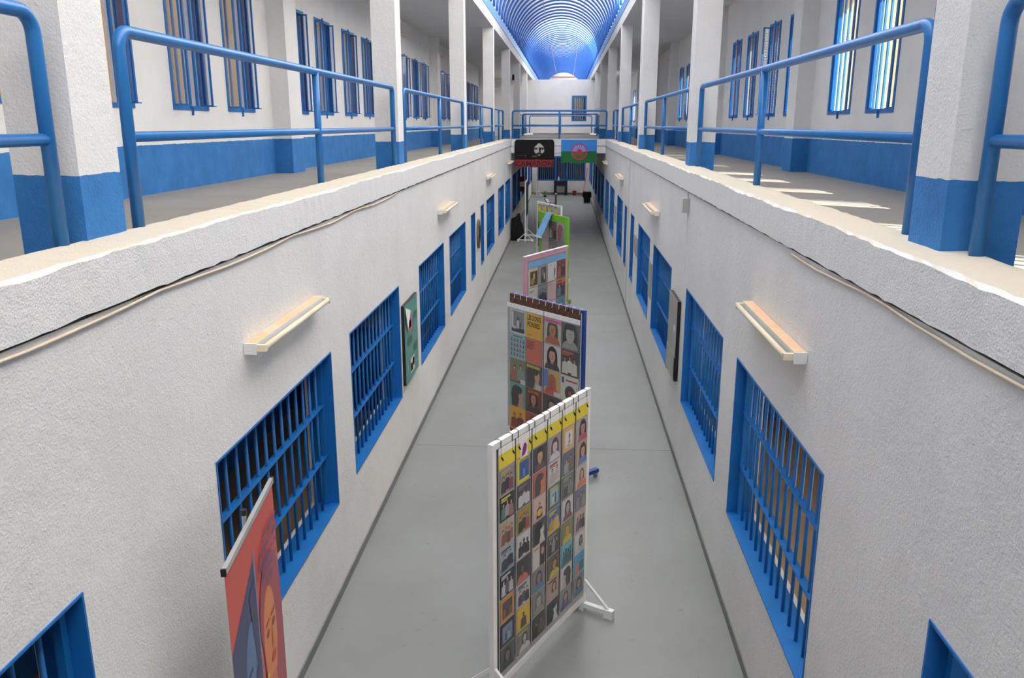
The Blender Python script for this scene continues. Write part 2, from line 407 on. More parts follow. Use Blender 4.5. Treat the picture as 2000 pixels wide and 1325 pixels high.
# ------------------------------------------------------------------ ledges (upstands) with worn edges
def ledge(name, xf, xb, y0, y1):
    """irregular plaster kerb along the gallery edge; xf corridor face, xb gallery face."""
    s = 1 if xf > xb else -1; rnd = random.Random(name)
    n = int((y1 - y0) / 0.09); vs = []; fs = []; k = 6
    for i in range(n + 1):
        y = y0 + (y1 - y0) * i / n
        j = lambda a: rnd.uniform(-a, a)
        e = 0.006 * math.sin(y * 1.7) + 0.004 * math.sin(y * 4.3)
        vs += [(xf - s * 0.0, y, Z_SLAB + 0.002), (xf + s * 0.02, y, Z_SLAB + 0.006 + j(0.005)), (xf + s * (0.02 + j(0.003)), y, Z_LEDGE - 0.009 + e + j(0.006)),
               (xf - s * (0.0 + j(0.006)), y, Z_LEDGE + 0.002 + e * 0.5 + j(0.003)), (xb + s * (0.02 + j(0.006)), y, Z_LEDGE + 0.004 + j(0.003)), (xb + j(0.004), y, Z_SLAB - 0.01)]
    for i in range(n):
        for q in range(k - 1):
            a = i * k + q; f = (a, a + 1, a + k + 1, a + k)
            fs.append(f if s < 0 else tuple(reversed(f)))
    fs += [tuple(range(k)), tuple(range(n * k, n * k + k))]
    return struct(MB().add(vs, fs).obj(name, 'ledge'))
ledge('trim_1', XL, -2.21, Y0, B0 - 0.05); ledge('trim_2', XR, 1.70, Y0, B0 - 0.05)
ledge('trim_3', XL, -2.21, B1, YE); ledge('trim_4', XR, 1.70, B1, YE)
# dark joint between slab and kerb
struct(MB().box((XL - 0.02, Y0, Z_SLAB - 0.014), (XL - 0.006, YE, Z_SLAB + 0.03)).obj('trim_5', 'joint_dark'))
struct(MB().box((XR + 0.006, Y0, Z_SLAB - 0.014), (XR + 0.02, YE, Z_SLAB + 0.03)).obj('trim_6', 'joint_dark'))
# expansion joint on the right-hand wall
struct(MB().box((XR - 0.002, 18.62, 0.09), (XR + 0.004, 18.645, Z_SLAB)).obj('trim_7', 'joint_dark'))

# ------------------------------------------------------------------ upper walls, pilasters, columns, ceilings
def upper_wall(name, x, sgn, wins, zz, th):
    mb = MB(); grid_wall(mb, lambda u, v, t: (x + sgn * t, u, v), Y0, YU, Z_SLAB, Z_CEIL, th, [(a, b, zz[0], zz[1]) for a, b in wins])
    return struct(mb.obj(name, 'plaster_dado'))
upper_wall('wall_gallery_left', GL, -1, LU, ZUL, 0.22)
upper_wall('wall_gallery_right', GR, 1, RU, ZUR, 0.36)
for y in (5.1, 13.0, 20.7, 28.5, 35.8, 44.5):
    struct(MB().box((GL, y, Z_SLAB), (GL + 0.28, y + 0.6, Z_CEIL)).obj('pillar', 'plaster_dado'))
for y in (5.95, 13.85, 21.6, 30.6, 37.0, 44.5):
    struct(MB().box((GR - 0.26, y, Z_SLAB), (GR, y + 0.5, Z_CEIL)).obj('pillar', 'plaster_dado'))
for k in range(-1, 7):
    y = 4.0 + 7.36 * k
    struct(MB().box((CL, y - 0.35, Z_SLAB), (CL - 0.31, y, Z_CEIL)).obj('column', 'plaster_dado'))
    y = 3.89 + 7.31 * k
    struct(MB().box((CR, y - 0.33, Z_SLAB), (CR + 0.31, y, Z_CEIL)).obj('column', 'plaster_dado'))
struct(MB().box((CR, 18.62, Z_SLAB), (CR + 0.2, 18.8, Z_CEIL)).obj('column', 'plaster'))
YV = 88.0
for nm, xa, xb in (('left', CL, GL - 0.3), ('right', CR, GR + 0.3)):
    struct(MB().box((xa, Y0, Z_CEIL), (xb, YV, 7.10)).obj('ceiling_gallery_' + nm, 'ceiling_white'))
    s = 1 if xa > xb else -1
    struct(MB().box((xa + s * 0.015, Y0, 7.10), (xa - s * 0.12, YV, 7.37)).obj('beam_' + nm, 'blue_beam'))
# upper end wall with window
UWX, UWZ = (0.36, 1.29), (4.22, 5.765)
mb = MB(); grid_wall(mb, lambda u, v, t: (u, YU + t, v), GL - 0.3, GR + 0.3, Z_SLAB - 0.24, 6.74, 0.2, [(UWX[0], UWX[1], UWZ[0], UWZ[1])])
struct(mb.obj('wall_end_upper', 'plaster_smooth'))

# ------------------------------------------------------------------ vault
VCX = (CL + CR) / 2; VA = (CR - CL) / 2 - 0.02; VB = 1.72; VZ = 7.37
def arch(r0, n=28, y=0.0): return [(VCX - (VA + r0) * math.cos(PI * i / n), y, VZ + (VB + r0) * math.sin(PI * i / n)) for i in range(n + 1)]
roof = sroot('roof')
rib_me = MB().tube(arch(0.0), 0.038, 8).mesh('rib', 'blue_rib', True)
y = Y0 + 0.3
while y < YV - 0.2:
    link('rib', rib_me, roof, (0, y, 0)); y += 1.05
def sheet_part(nm, y0, y1, mat, r0=0.06):
    a = arch(r0, 36, y0); b = arch(r0, 36, y1); n = len(a)
    MB().add(a + b, [(i, i + 1, n + i + 1, n + i) for i in range(n - 1)]).obj(nm, mat, roof, smooth=True)
VS = (27.4, 43.6, 50.5)
sheet_part('roof_sheet', Y0, VS[0] + 0.12, 'roof_sheet_clear'); sheet_part('roof_sheet', VS[0], VS[1], 'roof_sheet_grey', 0.066); sheet_part('roof_sheet', VS[1] - 0.12, VS[2] + 0.12, 'roof_sheet_clear'); sheet_part('roof_sheet', VS[2], YV, 'roof_sheet_dim', 0.066)
for t in (0.37, 0.685):
    p = (VCX - (VA - 0.05) * math.cos(PI * t), VZ + (VB - 0.05) * math.sin(PI * t))
    MB().tube([(p[0], Y0, p[1]), (p[0], YV, p[1])], 0.016, 6).obj('purlin', 'galvanised', roof)
lun = sroot('wall_vault_end')
a = arch(0.02, 36, YV); MB().poly(a).poly([(x, y + 0.15, z) for x, y, z in reversed(a)]).obj('lunette', 'plaster_smooth', lun)
MB().box((VCX - 1.3, YV - 0.12, 8.60), (VCX + 1.3, YV, 8.67)).obj('tile_band', 'terracotta', lun)
a = arch(0.02, 36, Y0); struct(MB().poly(list(reversed(a))).obj('wall_vault_near', 'plaster_smooth'))

# ------------------------------------------------------------------ lower barred windows
bar_me = MB().tube([(0, 0, 0.004), (0, 0, HEAD - SILL - 0.004)], 0.0125, 8).mesh('bar', 'blue_steel', True)
def barred(idx, x, sgn, ya, yb):
    """sgn: direction into the cell."""
    r = sroot('window_%d' % idx, (x, ya, SILL)); wd = yb - ya; hh = HEAD - SILL; d = 0.2; t = 0.012
    f = MB()
    o = -sgn * 0.006
    f.box((o, 0, 0), (sgn * d, t, hh)).box((o, wd - t, 0), (sgn * d, wd, hh)).box((o, t, 0), (sgn * d, wd - t, t)).box((o, t, hh - t), (sgn * d, wd - t, hh))
    f.obj('frame', 'blue_steel', r)
    xb = sgn * 0.095
    n = max(4, round(wd / 0.163)) - 1
    for i in range(n): link('bar', bar_me, r, (xb, wd * (i + 1) / (n + 1), 0))
    for k in (1, 2):
        MB().box((xb - 0.028, t, hh * k / 3 - 0.005), (xb + 0.028, wd - t, hh * k / 3 + 0.005)).obj('crossbar', 'blue_steel', r)
    for yy in (0.035, wd - 0.035): MB().box((xb - 0.02, yy - 0.02, t), (xb + 0.02, yy + 0.02, hh - t)).obj('stile', 'blue_steel', r)
wi = 1
for a, b in LW: barred(wi, XL, -1, a, b); wi += 1
for a, b in RW: barred(wi, XR, 1, a, b); wi += 1

# upper gallery windows: frame, bars, casements swung inwards
def casement_mesh(wd, hh):
    t = 0.022
    return MB().box((0, -t / 2, 0), (t, t / 2, hh)).box((wd - t, -t / 2, 0), (wd, t / 2, hh)).box((t, -t / 2, 0), (wd - t, t / 2, t)).box((t, -t / 2, hh - t), (wd - t, t / 2, hh)).box((wd - 0.05, -0.03, 0.0), (wd + 0.03, 0.03, 0.012)).mesh('casement', 'blue_steel')
CW, CH = 0.17, 1.60
case_me = casement_mesh(CW, CH)
pane_me = MB().box((0.022, -0.003, 0.022), (CW - 0.022, 0.003, CH - 0.022)).mesh('pane', 'glass')
ubar_me = MB().box((-0.012, -0.018, 0.04), (0.012, 0.018, 1.65)).mesh('bar', 'blue_steel')
def slot_window(idx, x, sgn, ya, yb, zz, openness, screen):
    """sgn: outward direction."""
    r = sroot('window_%d' % idx, (x, ya, zz[0])); wd = yb - ya; hh = zz[1] - zz[0]; t = 0.05
    i_ = -sgn * 0.012
    MB().box((i_, 0, 0), (sgn * 0.05, t, hh)).box((i_, wd - t, 0), (sgn * 0.05, wd, hh)).box((i_, t, 0), (sgn * 0.05, wd - t, t)).box((i_, t, hh - t), (sgn * 0.05, wd - t, hh)).obj('frame', 'blue_steel', r)
    for q in ((0.34, 0.62, 0.82) if sgn < 0 else (0.2, 0.4, 0.6, 0.8)): link('bar', ubar_me, r, (sgn * 0.06, wd * q, 0))
    MB().box((i_ * 2, wd / 2 - 0.05, 0.03), (sgn * 0.02, wd / 2 + 0.05, 0.05)).box((i_ * 2.2, wd / 2 - 0.008, -0.06), (0, wd / 2 + 0.008, 0.03)).box((i_ * 2.2, wd / 2 - 0.008, hh - 0.03), (0, wd / 2 + 0.008, hh + 0.03)).obj('latch', 'blue_steel', r)
    for e, yy in ((0, 0.06), (1, wd - 0.06)):
        a = openness[e]
        base = 0 if sgn < 0 else PI
        ang = base + (a if (e == 0) == (sgn < 0) else -a)
        c = link('casement', case_me, r, (sgn * (0.02 if e == 0 or sgn > 0 else 0.075), yy, 0.045), (0, 0, 0))
        c.rotation_euler = (0, 0, ang)
        link('pane', pane_me, c)
    if sgn > 0: MB().box((0.052, wd - 0.008, 0.0), (0.36, wd - 0.001, hh)).obj('reveal', 'outer_wall_cream', r)
    if screen:
        MB().box((sgn * 0.165, 0.0, 0.0), (sgn * 0.17, wd, hh)).obj('wire_screen', 'wire_mesh', r)
rw = random.Random(3)
for a, b in LU:
    slot_window(wi, GL, -1, a, b, ZUL, (rw.uniform(0.0, 0.25), rw.uniform(-0.1, 0.3)), False); wi += 1
for a, b in RU:
    far = a > 14 and a < 21
    slot_window(wi, GR, 1, a, b, ZUR, (1.5, 1.5) if a < 14 else (rw.uniform(0.9, 1.4), 0.2 if a > 16 and a < 17 else 1.3), far); wi += 1
# end-wall windows
r = sroot('window_%d' % wi, (0, YE, 0)); wi += 1
x0, x1 = EWX; z0, z1 = EWZ
m1, m2 = -0.55, 0.13
f = MB(); f.box((x0, -0.01, z0), (x0 + 0.08, 0.18, z1)).box((x1 - 0.08, -0.01, z0), (x1, 0.18, z1)).box((x0 + 0.08, -0.01, z0), (x1 - 0.08, 0.18, z0 + 0.08)).box((x0 + 0.08, -0.01, z1 - 0.08), (x1 - 0.08, 0.18, z1))
f.obj('frame', 'blue_steel', r)
for m in (m1, m2): MB().box((m - 0.045, -0.01, z0 + 0.08), (m + 0.045, 0.12, z1 - 0.08)).obj('mullion', 'blue_steel', r)
ebar = MB().tube([(0, 0, z0 + 0.06), (0, 0, z1 - 0.06)], 0.013, 6).mesh('bar', 'blue_steel')
for s0, s1, n in ((x0 + 0.08, m1 - 0.045, 7), (m1 + 0.045, m2 - 0.045, 5), (m2 + 0.045, x1 - 0.08, 8)):
    for i in range(n): link('bar', ebar, r, (s0 + (s1 - s0) * (i + 1) / (n + 1), 0.08, 0))
r = sroot('window_%d' % wi, (0, YU, 0)); wi += 1
x0, x1 = UWX; z0, z1 = UWZ
f = MB(); f.box((x0, -0.015, z0), (x0 + 0.1, 0.18, z1)).box((x1 - 0.1, -0.015, z0), (x1, 0.18, z1)).box((x0 + 0.1, -0.015, z0), (x1 - 0.1, 0.18, z0 + 0.1)).box((x0 + 0.1, -0.015, z1 - 0.1), (x1 - 0.1, 0.18, z1))
f.obj('frame', 'blue_steel', r)
MB().box((x0 + 0.1, 0.15, z0 + 0.1), (x1 - 0.1, 0.16, z1 - 0.1)).obj('pane', 'glass', r)
struct(MB().box((-0.6, YU + 1.6, 3.3), (2.2, YU + 1.8, 6.3)).box((-0.6, YU + 0.21, 6.3), (2.2, YU + 1.8, 6.4)).obj('wall_behind_window', 'dark_interior'))  # dark backing added so the window reads dark behind its bars
MB().box((x0 + 0.1, 0.05, (z0 + z1) / 2 - 0.3), (x1 - 0.1, 0.08, (z0 + z1) / 2 - 0.26)).obj('crossbar', 'blue_steel', r)
ebar = MB().tube([(0, 0, z0 + 0.06), (0, 0, z1 - 0.06)], 0.018, 6).mesh('bar', 'white_paint')
for i in range(5): link('bar', ebar, r, (x0 + 0.1 + (x1 - x0 - 0.2) * (i + 1) / 6, 0.1, 0))

# ------------------------------------------------------------------ railings
RR = 0.031
def rail_path(p0, p1, zb, zt, rad=0.085, n=6):
    p0, p1 = Vector(p0), Vector(p1); d = (p1 - p0).normalized()
    pts = [p0 + Vector((0, 0, zb)), p0 + Vector((0, 0, zt - rad))]
    for i in range(1, n + 1):
        a = PI / 2 * i / n; pts.append(p0 + d * (rad - rad * math.cos(a)) + Vector((0, 0, zt - rad + rad * math.sin(a))))
    for i in range(0, n + 1):
        a = PI / 2 * i / n; pts.append(p1 - d * (rad - rad * math.sin(a)) + Vector((0, 0, zt - rad + rad * math.cos(a))))
    pts.append(p1 + Vector((0, 0, zb)))
    return pts
def railing(p0, p1, label, group, mids=1):
    t = thing('railing', label, 'railing', (p0[0], p0[1], 0), 0, group)
    q0, q1 = Vector((0, 0, 0)), Vector((p1[0] - p0[0], p1[1] - p0[1], 0)); zt = 4.495
    MB().tube(rail_path(q0, q1, Z_LEDGE - 0.03, zt), RR, 14).obj('handrail', 'blue_rail', t, smooth=True)
    d = (q1 - q0).normalized()
    MB().tube([q0 + d * 0.02 + Vector((0, 0, 3.985)), q1 - d * 0.02 + Vector((0, 0, 3.985))], RR * 0.85, 12).obj('middle_rail', 'blue_rail', t, smooth=True)
    for i in range(mids):
        p = q0.lerp(q1, (i + 1) / (mids + 1))
        MB().tube([p + Vector((0, 0, Z_LEDGE - 0.03)), p + Vector((0, 0, zt - 0.01))], RR, 12).obj('post', 'blue_rail', t, smooth=True)
xl, xr = -2.20, 1.66
gl_, gr_ = 'railings along the left gallery', 'railings along the right gallery'
bays = [(-2.9, 3.50), (4.18, 10.82), (11.55, 18.20), (18.90, 25.55), (26.25, 30.0)]
names = ['nearest the viewer, cut off by the frame', 'between the first and second columns', 'between the second and third columns', 'between the third and fourth columns', 'running up to the far bridge']
for (a, b), nm in zip(bays, names): railing((xl, a), (xl, b), 'blue railing on the left gallery ledge ' + nm, gl_)
rb = [(-2.9, 3.43), (4.12, 10.72), (11.42, 18.0), (19.0, 25.3), (25.9, 30.0)]
for (a, b), nm in zip(rb, names): railing((xr, a), (xr, b), 'blue railing on the right gallery ledge ' + nm, gr_)
railing((-1.88, B0 + 0.05), (1.43, B0 + 0.05), 'blue tube railing across the near edge of the bridge above the flags', 'railings across the atrium')
railing((-2.05, B1 - 0.06), (1.5, B1 - 0.06), 'blue tube railing across the far edge of the bridge', 'railings across the atrium')
railing((-2.1, YE + 0.1), (1.5, YE + 0.1), 'blue tube railing before the white end wall of the upper floor', 'railings across the atrium')
for x_, nm in ((xl, 'left'), (xr, 'right')):
    railing((x_, B1 + 0.3), (x_, 47.3), 'blue tube railing along the %s edge of the opening beyond the bridge' % nm, 'railings beyond the bridge', 2)

# ------------------------------------------------------------------ outside
struct(MB().box((-90, -60, -0.6), (90, 140, -0.35)).obj('ground', 'yard_sand'))
struct(MB().box((-9.4, -20, -0.4), (-9.0, 90, 9.0)).obj('wall_yard_left', 'outer_wall_ochre'))
wing = sroot('exterior_wing', (0, 0, 0))
MB().box((4.6, 25.5, -0.4), (26, 26.0, 7.4)).obj('wall', 'outer_wall_cream', wing)
MB().box((4.4, 25.0, 7.1), (26.3, 26.4, 7.4)).obj('eave', 'roof_grey', wing)
MB().box((GR + 0.22, YU + 0.2, -0.4), (GR + 0.5, YV, 7.1)).box((GL - 0.5, YU + 0.2, -0.4), (GL - 0.22, YV, 7.1)).obj('flank_wall', 'outer_wall_cream', wing)

# ================================================================== objects
# ------------------------------------------------------------------ wall lamps
def batten(x, sgn, y, z, ln, label, group, name='wall_lamp'):
    """sgn: direction out of the wall."""
    t = thing(name, label, 'lamp', (x, y, z), 0, group)
    MB().box((sgn * 0.003, 0.012, 0), (sgn * 0.075, ln - 0.012, 0.065)).obj('body', 'lamp_body_dusty', t)
    for yy in (0, ln - 0.012): MB().box((sgn * 0.003, yy, -0.002), (sgn * 0.078, yy + 0.012, 0.067)).obj('end_cap', 'lamp_white', t)
    for yy in (0.015, ln - 0.045): MB().box((sgn * 0.0755, yy, 0.015), (sgn * 0.135, yy + 0.03, 0.055)).obj('tube_holder', 'lamp_cream', t)
    MB().tube([(sgn * 0.118, 0.045, 0.036), (sgn * 0.118, ln - 0.045, 0.036)], 0.019, 12).obj('tube', 'lamp_cream', t, smooth=True)
over = ['first large', 'fourth large', 'second narrow', 'last full']
for i, (y, z) in enumerate(((4.72, 2.70), (12.55, 2.72), (20.5, 2.74), (28.3, 2.74))):
    batten(XL, 1, y, z, 1.46, 'dusty batten lamp on the left wall above the lower windows, %s from the camera' % ORD[i], 'batten lamps on the lower walls')
    batten(XR, -1, y, z, 1.46, 'dusty batten lamp on the right wall above the lower windows, %s from the camera' % ORD[i], 'batten lamps on the lower walls')
for i, y in enumerate((23.4, 30.2, 37.3)):
    batten(GL, 1, y, 6.35, 1.3, 'white batten lamp high on the left gallery wall, %s from the camera' % ORD[i], 'batten lamps in the galleries')
for i, y in enumerate((31.8, 39.5)):
    batten(GR, -1, y, 6.35, 1.3, 'white batten lamp high on the right gallery wall, %s from the camera' % ORD[i], 'batten lamps in the galleries')

# ------------------------------------------------------------------ cables and boxes
def cable(name, x, off, y0, y1, label, seed):
    rnd = random.Random(seed); n = int((y1 - y0) / 0.25); pts = []
    for i in range(n + 1):
        y = y0 + (y1 - y0) * i / n; ph = (y % 1.9) / 1.9
        pts.append((x + off, y, Z_SLAB - 0.012 - 0.026 * math.sin(PI * ph) + rnd.uniform(-0.003, 0.003)))
    tag(MB().tube(pts, 0.0075, 8).obj(name, 'cable_cream', smooth=True), label, 'cable')
cable('cable', XL, 0.009, 0.5, 9.5, 'cream cable sagging below the left ledge joint', 4)
cable('cable', XR, -0.009, 0.5, 5.2, 'cream cable sagging below the right ledge joint', 5)
t = thing('junction_box', 'grey junction box hanging from a wire under the right ledge', 'junction box', (XR, 9.62, 3.07))
MB().box((-0.075, 0, 0), (-0.002, 0.14, 0.16)).obj('body', 'grey_panel', t)
MB().box((-0.082, 0.008, 0.008), (-0.0755, 0.132, 0.152)).obj('lid', 'lamp_white', t)
MB().tube([(-0.012, 0.05, 0.165), (-0.016, 0.045, 0.2), (-0.01, 0.05, 0.26)], 0.006, 6).obj('wire', 'grey_panel', t)
MB().tube([(-0.005, 0.06, -0.002), (-0.005, 0.075, -0.4), (-0.005, 0.08, -0.7)], 0.003, 6).obj('lower_wire', 'lamp_white', t)

# ------------------------------------------------------------------ wall boards
def flat_panel(name, label, cat, x, sgn, y0, y1, z0, z1, th, mat, edge, group=None):
    t = thing(name, label, cat, (x, y0, z0), 0, group); w_, h_ = y1 - y0, z1 - z0
    MB().box((sgn * 0.002, 0, 0), (sgn * (th - 0.005), w_, h_)).obj('backing', edge, t)
    return t, w_, h_
t, w_, h_ = flat_panel('information_board', 'teal information board with a curling corner between two left barred windows', 'board', XL, 1, 9.52, 10.4, 0.96, 1.95, 0.04, 'teal_panel', 'black_plastic')
g = MB(); n = 12
for i in range(n + 1):
    z = h_ * i / n; e = 0.012 * math.sin(i * 1.1)
    g.v += [(0.037, 0.0 + abs(e), z), (0.041 + e * 0.4, w_ * 0.5, z), (0.037, w_ - 0.004, z)]
for i in range(n):
    for q in (0, 1): g.f.append([i * 3 + q, i * 3 + q + 1, i * 3 + 4 + q, i * 3 + 3 + q]); g.c.append(None)
g.obj('sheet', 'teal_panel', t)
MB().add([(0.05, 0.02, h_ - 0.02), (0.055, 0.34, h_ - 0.12), (0.07, 0.05, h_ - 0.3)], [(0, 1, 2)]).obj('curled_corner', 'paper_white', t)
g = MB()
def strip(g, y0, y1, z0, z1, c, x=0.0475): g.poly([(x, y0, z0), (x, y1, z0), (x, y1, z1), (x, y0, z1)], c)
strip(g, 0.16, 0.42, 0.62, 0.80, (196, 96, 140)); strip(g, 0.24, 0.36, 0.66, 0.76, (150, 60, 110))
g.obj('picture', 'print', t); g = MB()
for ya, yb_, zt in ((0.12, 0.44, 0.55), (0.55, 0.8, 0.78), (0.52, 0.8, 0.38)):
    g = MB()
    for k in range(5): strip(g, ya, yb_, zt - k * 0.022, zt + 0.012 - k * 0.022, (60, 104, 100))
    g.obj('lettering', 'print', t)
g = MB()
strip(g, 0.25, 0.55, 0.08, 0.27, (214, 206, 200)); strip(g, 0.28, 0.4, 0.10, 0.2, (150, 60, 56)); strip(g, 0.42, 0.52, 0.14, 0.24, (70, 66, 66))
g.obj('photograph', 'print', t)
t, w_, h_ = flat_panel('notice_board', 'grey notice board with peeling sheets between two right barred windows', 'board', XR, -1, 9.85, 10.6, 0.98, 1.98, 0.05, 'grey_panel', 'black_plastic')
MB().box((-0.0455, 0.0, 0.30), (-0.05, w_, h_)).obj('upper_sheet', 'grey_panel', t)
MB().box((-0.052, 0.03, 0.0), (-0.056, w_ + 0.01, 0.32)).obj('lower_sheet', 'grey_panel', t)
MB().box((-0.0505, 0.12, 0.60), (-0.052, 0.2, 0.68)).obj('sticker', 'paper_white', t)
for y0, y1, z0, z1, lb in ((15.98, 16.75, 1.55, 1.92, 'grey plate on the right wall beside the first narrow barred window'), (13.25, 13.66, 1.30, 1.87, 'slim grey plate between two large barred windows on the right wall'), (23.0, 23.6, 1.4, 1.85, 'grey plate far along the right wall past the narrow barred windows')):
    t, w_, h_ = flat_panel('wall_plate', lb, 'plate', XR, -1, y0, y1, z0, z1, 0.02, 'grey_panel', 'grey_panel', 'grey plates on the right wall')
    MB().box((-0.0155, 0.015, 0.015), (-0.019, w_ - 0.015, h_ - 0.015)).obj('face', 'grey_panel', t)
    for yy in (0.04, w_ - 0.04): MB().tube([(-0.0195, yy, h_ - 0.04), (-0.023, yy, h_ - 0.04)], 0.008, 8).obj('screw', 'galvanised', t)
t = thing('wooden_plaque', 'weathered pointed-oval wooden plaque on the left wall between narrow windows', 'plaque', (XL, 18.1, 1.36))
prof = [(0.25 + 0.25 * math.sin(2 * PI * i / 24) * abs(math.sin(PI * i / 24)) ** 0.2, 0.32 - 0.32 * math.cos(2 * PI * i / 24)) for i in range(24)]
MB().prism(prof, lambda p, q: (q, p[0], p[1]), 0.003, 0.05).obj('body', 'wood_grey', t)
MB().prism([(0.25 + (p[0] - 0.25) * 0.55, 0.32 + (p[1] - 0.32) * 0.6) for p in prof], lambda p, q: (q, p[0], p[1]), 0.0505, 0.062).obj('inlay', 'black_cloth', t)

# ------------------------------------------------------------------ printed sleeves
def ell(cx, cz, rx, rz, n=14, a0=0.0, a1=2 * PI):
    full = abs(a1 - a0 - 2 * PI) < 1e-6
    return [(cx + rx * math.cos(a0 + (a1 - a0) * i / (n if full else n - 1)), cz + rz * math.sin(a0 + (a1 - a0) * i / (n if full else n - 1))) for i in range(n)]
def rect(a, b, c, d): return [(a, c), (b, c), (b, d), (a, d)]
def clip(p): return [(min(1, max(0, x)), min(1, max(0, z))) for x, z in p]
def shade(c, k): return tuple(max(0, min(255, int(v * k))) for v in c)
def A_portrait(bg, hair, skin, cloth, cx=0.5, big=1.0, title=None):
    L = [(rect(0, 1, 0, 1), bg)]
    L.append((ell(cx, 0.55, 0.27 * big, 0.36 * big), hair)); L.append((rect(cx - 0.27 * big, cx + 0.27 * big, 0.12, 0.55), hair))
    L.append((ell(cx, 0.02, 0.44, 0.34, 12, 0, PI), cloth)); L.append((rect(cx - 0.07, cx + 0.07, 0.25, 0.45), shade(skin, 0.85)))
    L.append((ell(cx, 0.57, 0.16 * big, 0.22 * big), skin))
    L.append((ell(cx, 0.76, 0.19 * big, 0.10 * big, 10, 0, PI), hair))
    for s in (-1, 1): L.append((rect(cx + s * 0.065 - 0.03, cx + s * 0.065 + 0.03, 0.585, 0.61), shade(skin, 0.4)))
    L.append((rect(cx - 0.045, cx + 0.045, 0.445, 0.465), shade(skin, 0.55))); L.append((rect(cx - 0.015, cx + 0.02, 0.49, 0.57), shade(skin, 0.78)))
    if title: L.append((rect(0.08, 0.8, 0.88, 0.95), title))
    return L
def A_group(bg, figs, skin=(196, 150, 120), title=None, ground=None):
    L = [(rect(0, 1, 0, 1), bg)]
    if ground: L.append((rect(0, 1, 0, 0.22), ground))
    n = len(figs)
    for i, c in enumerate(figs):
        x = 0.5 + (i - (n - 1) / 2) * 0.8 / max(n, 2); b = 0.06 + 0.07 * (i % 2); wd = 0.42 / max(n, 2) + 0.03
        L.append(([(x - wd, b), (x + wd, b), (x + wd * 0.85, b + 0.42), (x, b + 0.5), (x - wd * 0.85, b + 0.42)], c))
        L.append((ell(x, b + 0.58, 0.075, 0.1), (38, 30, 28))); L.append((ell(x, b + 0.555, 0.052, 0.075), skin))
    if title: L += [(rect(0.06, 0.72, 0.87, 0.95), title), (rect(0.06, 0.5, 0.79, 0.84), title)]
    return L
def A_text(bg, ink, n=4, side=0.1, top=0.9, wd=0.5):
    L = [(rect(0, 1, 0, 1), bg)]
    for k in range(n): L.append((rect(side, side + wd * (1 - 0.25 * (k % 2)), top - 0.06 * k - 0.035, top - 0.06 * k), ink))
    return L
def A_frame(border, inner, figs):
    L = [(rect(0, 1, 0, 1), border), (rect(0.14, 0.86, 0.14, 0.86), inner)]
    for i, c in enumerate(figs):
        x = 0.5 + (i - (len(figs) - 1) / 2) * 0.22
        L += [(rect(x - 0.07, x + 0.07, 0.2, 0.52), c), (ell(x, 0.6, 0.055, 0.075), shade(c, 1.5) if sum(c) < 200 else shade(c, 0.5))]
    return L
def A_profile(bg, hair, skin, flip=False, band=None):
    L = [(rect(0, 1, 0, 1), bg), (ell(0.42, 0.5, 0.34, 0.44), hair), (rect(0.12, 0.62, 0, 0.45), hair), (ell(0.72, 0.52, 0.16, 0.24), skin), ([(0.5, 0), (0.95, 0), (0.82, 0.34), (0.62, 0.4)], skin), (ell(0.6, 0.74, 0.2, 0.16), hair)]
    if band: L.append((rect(0, 1, 0.86, 1), band))
    return [([(1 - x, z) for x, z in p], c) for p, c in L] if flip else L
def sleeve_mesh(art, w_, h_, letters=None):
    art = [(p, tuple(int(v * 0.80 + 150 * 0.20) for v in c)) for p, c in art]  # haze of glare on the plastic pockets, blended into the print colours
    m = MB(); m.box((0, -0.004, 0), (w_, 0, h_), art[0][1])
    y = -0.0043
    for p, c in art:
        m.poly([(x * w_, y, z * h_) for x, z in clip(p)], c); y -= 0.00018
    for (s, x0, x1, z0, z1, c) in (letters or []):
        v, f = text_polys(s); m.add([((x0 + (x1 - x0) * a) * w_, y, (z0 + (z1 - z0) * b) * h_) for a, b in v], f, c); y -= 0.00018
    return m
def sleeve(board, x, z, w_, h_, yoff, art, label, group, letters=None, name='record_sleeve'):
    o = sleeve_mesh(art, w_, h_, letters).obj(name, 'print')
    b = board; c, s = math.cos(b['rz']), math.sin(b['rz'])
    o.location = (b['x'] + c * x - s * yoff, b['y'] + s * x + c * yoff, z); o.rotation_euler = (0, 0, b['rz'])
    return tag(o, label, 'record sleeve', group)
def board_place(L, R): return {'x': L[0], 'y': L[1], 'rz': math.atan2(R[1] - L[1], R[0] - L[0]), 'w': math.hypot(R[0] - L[0], R[1] - L[1])}

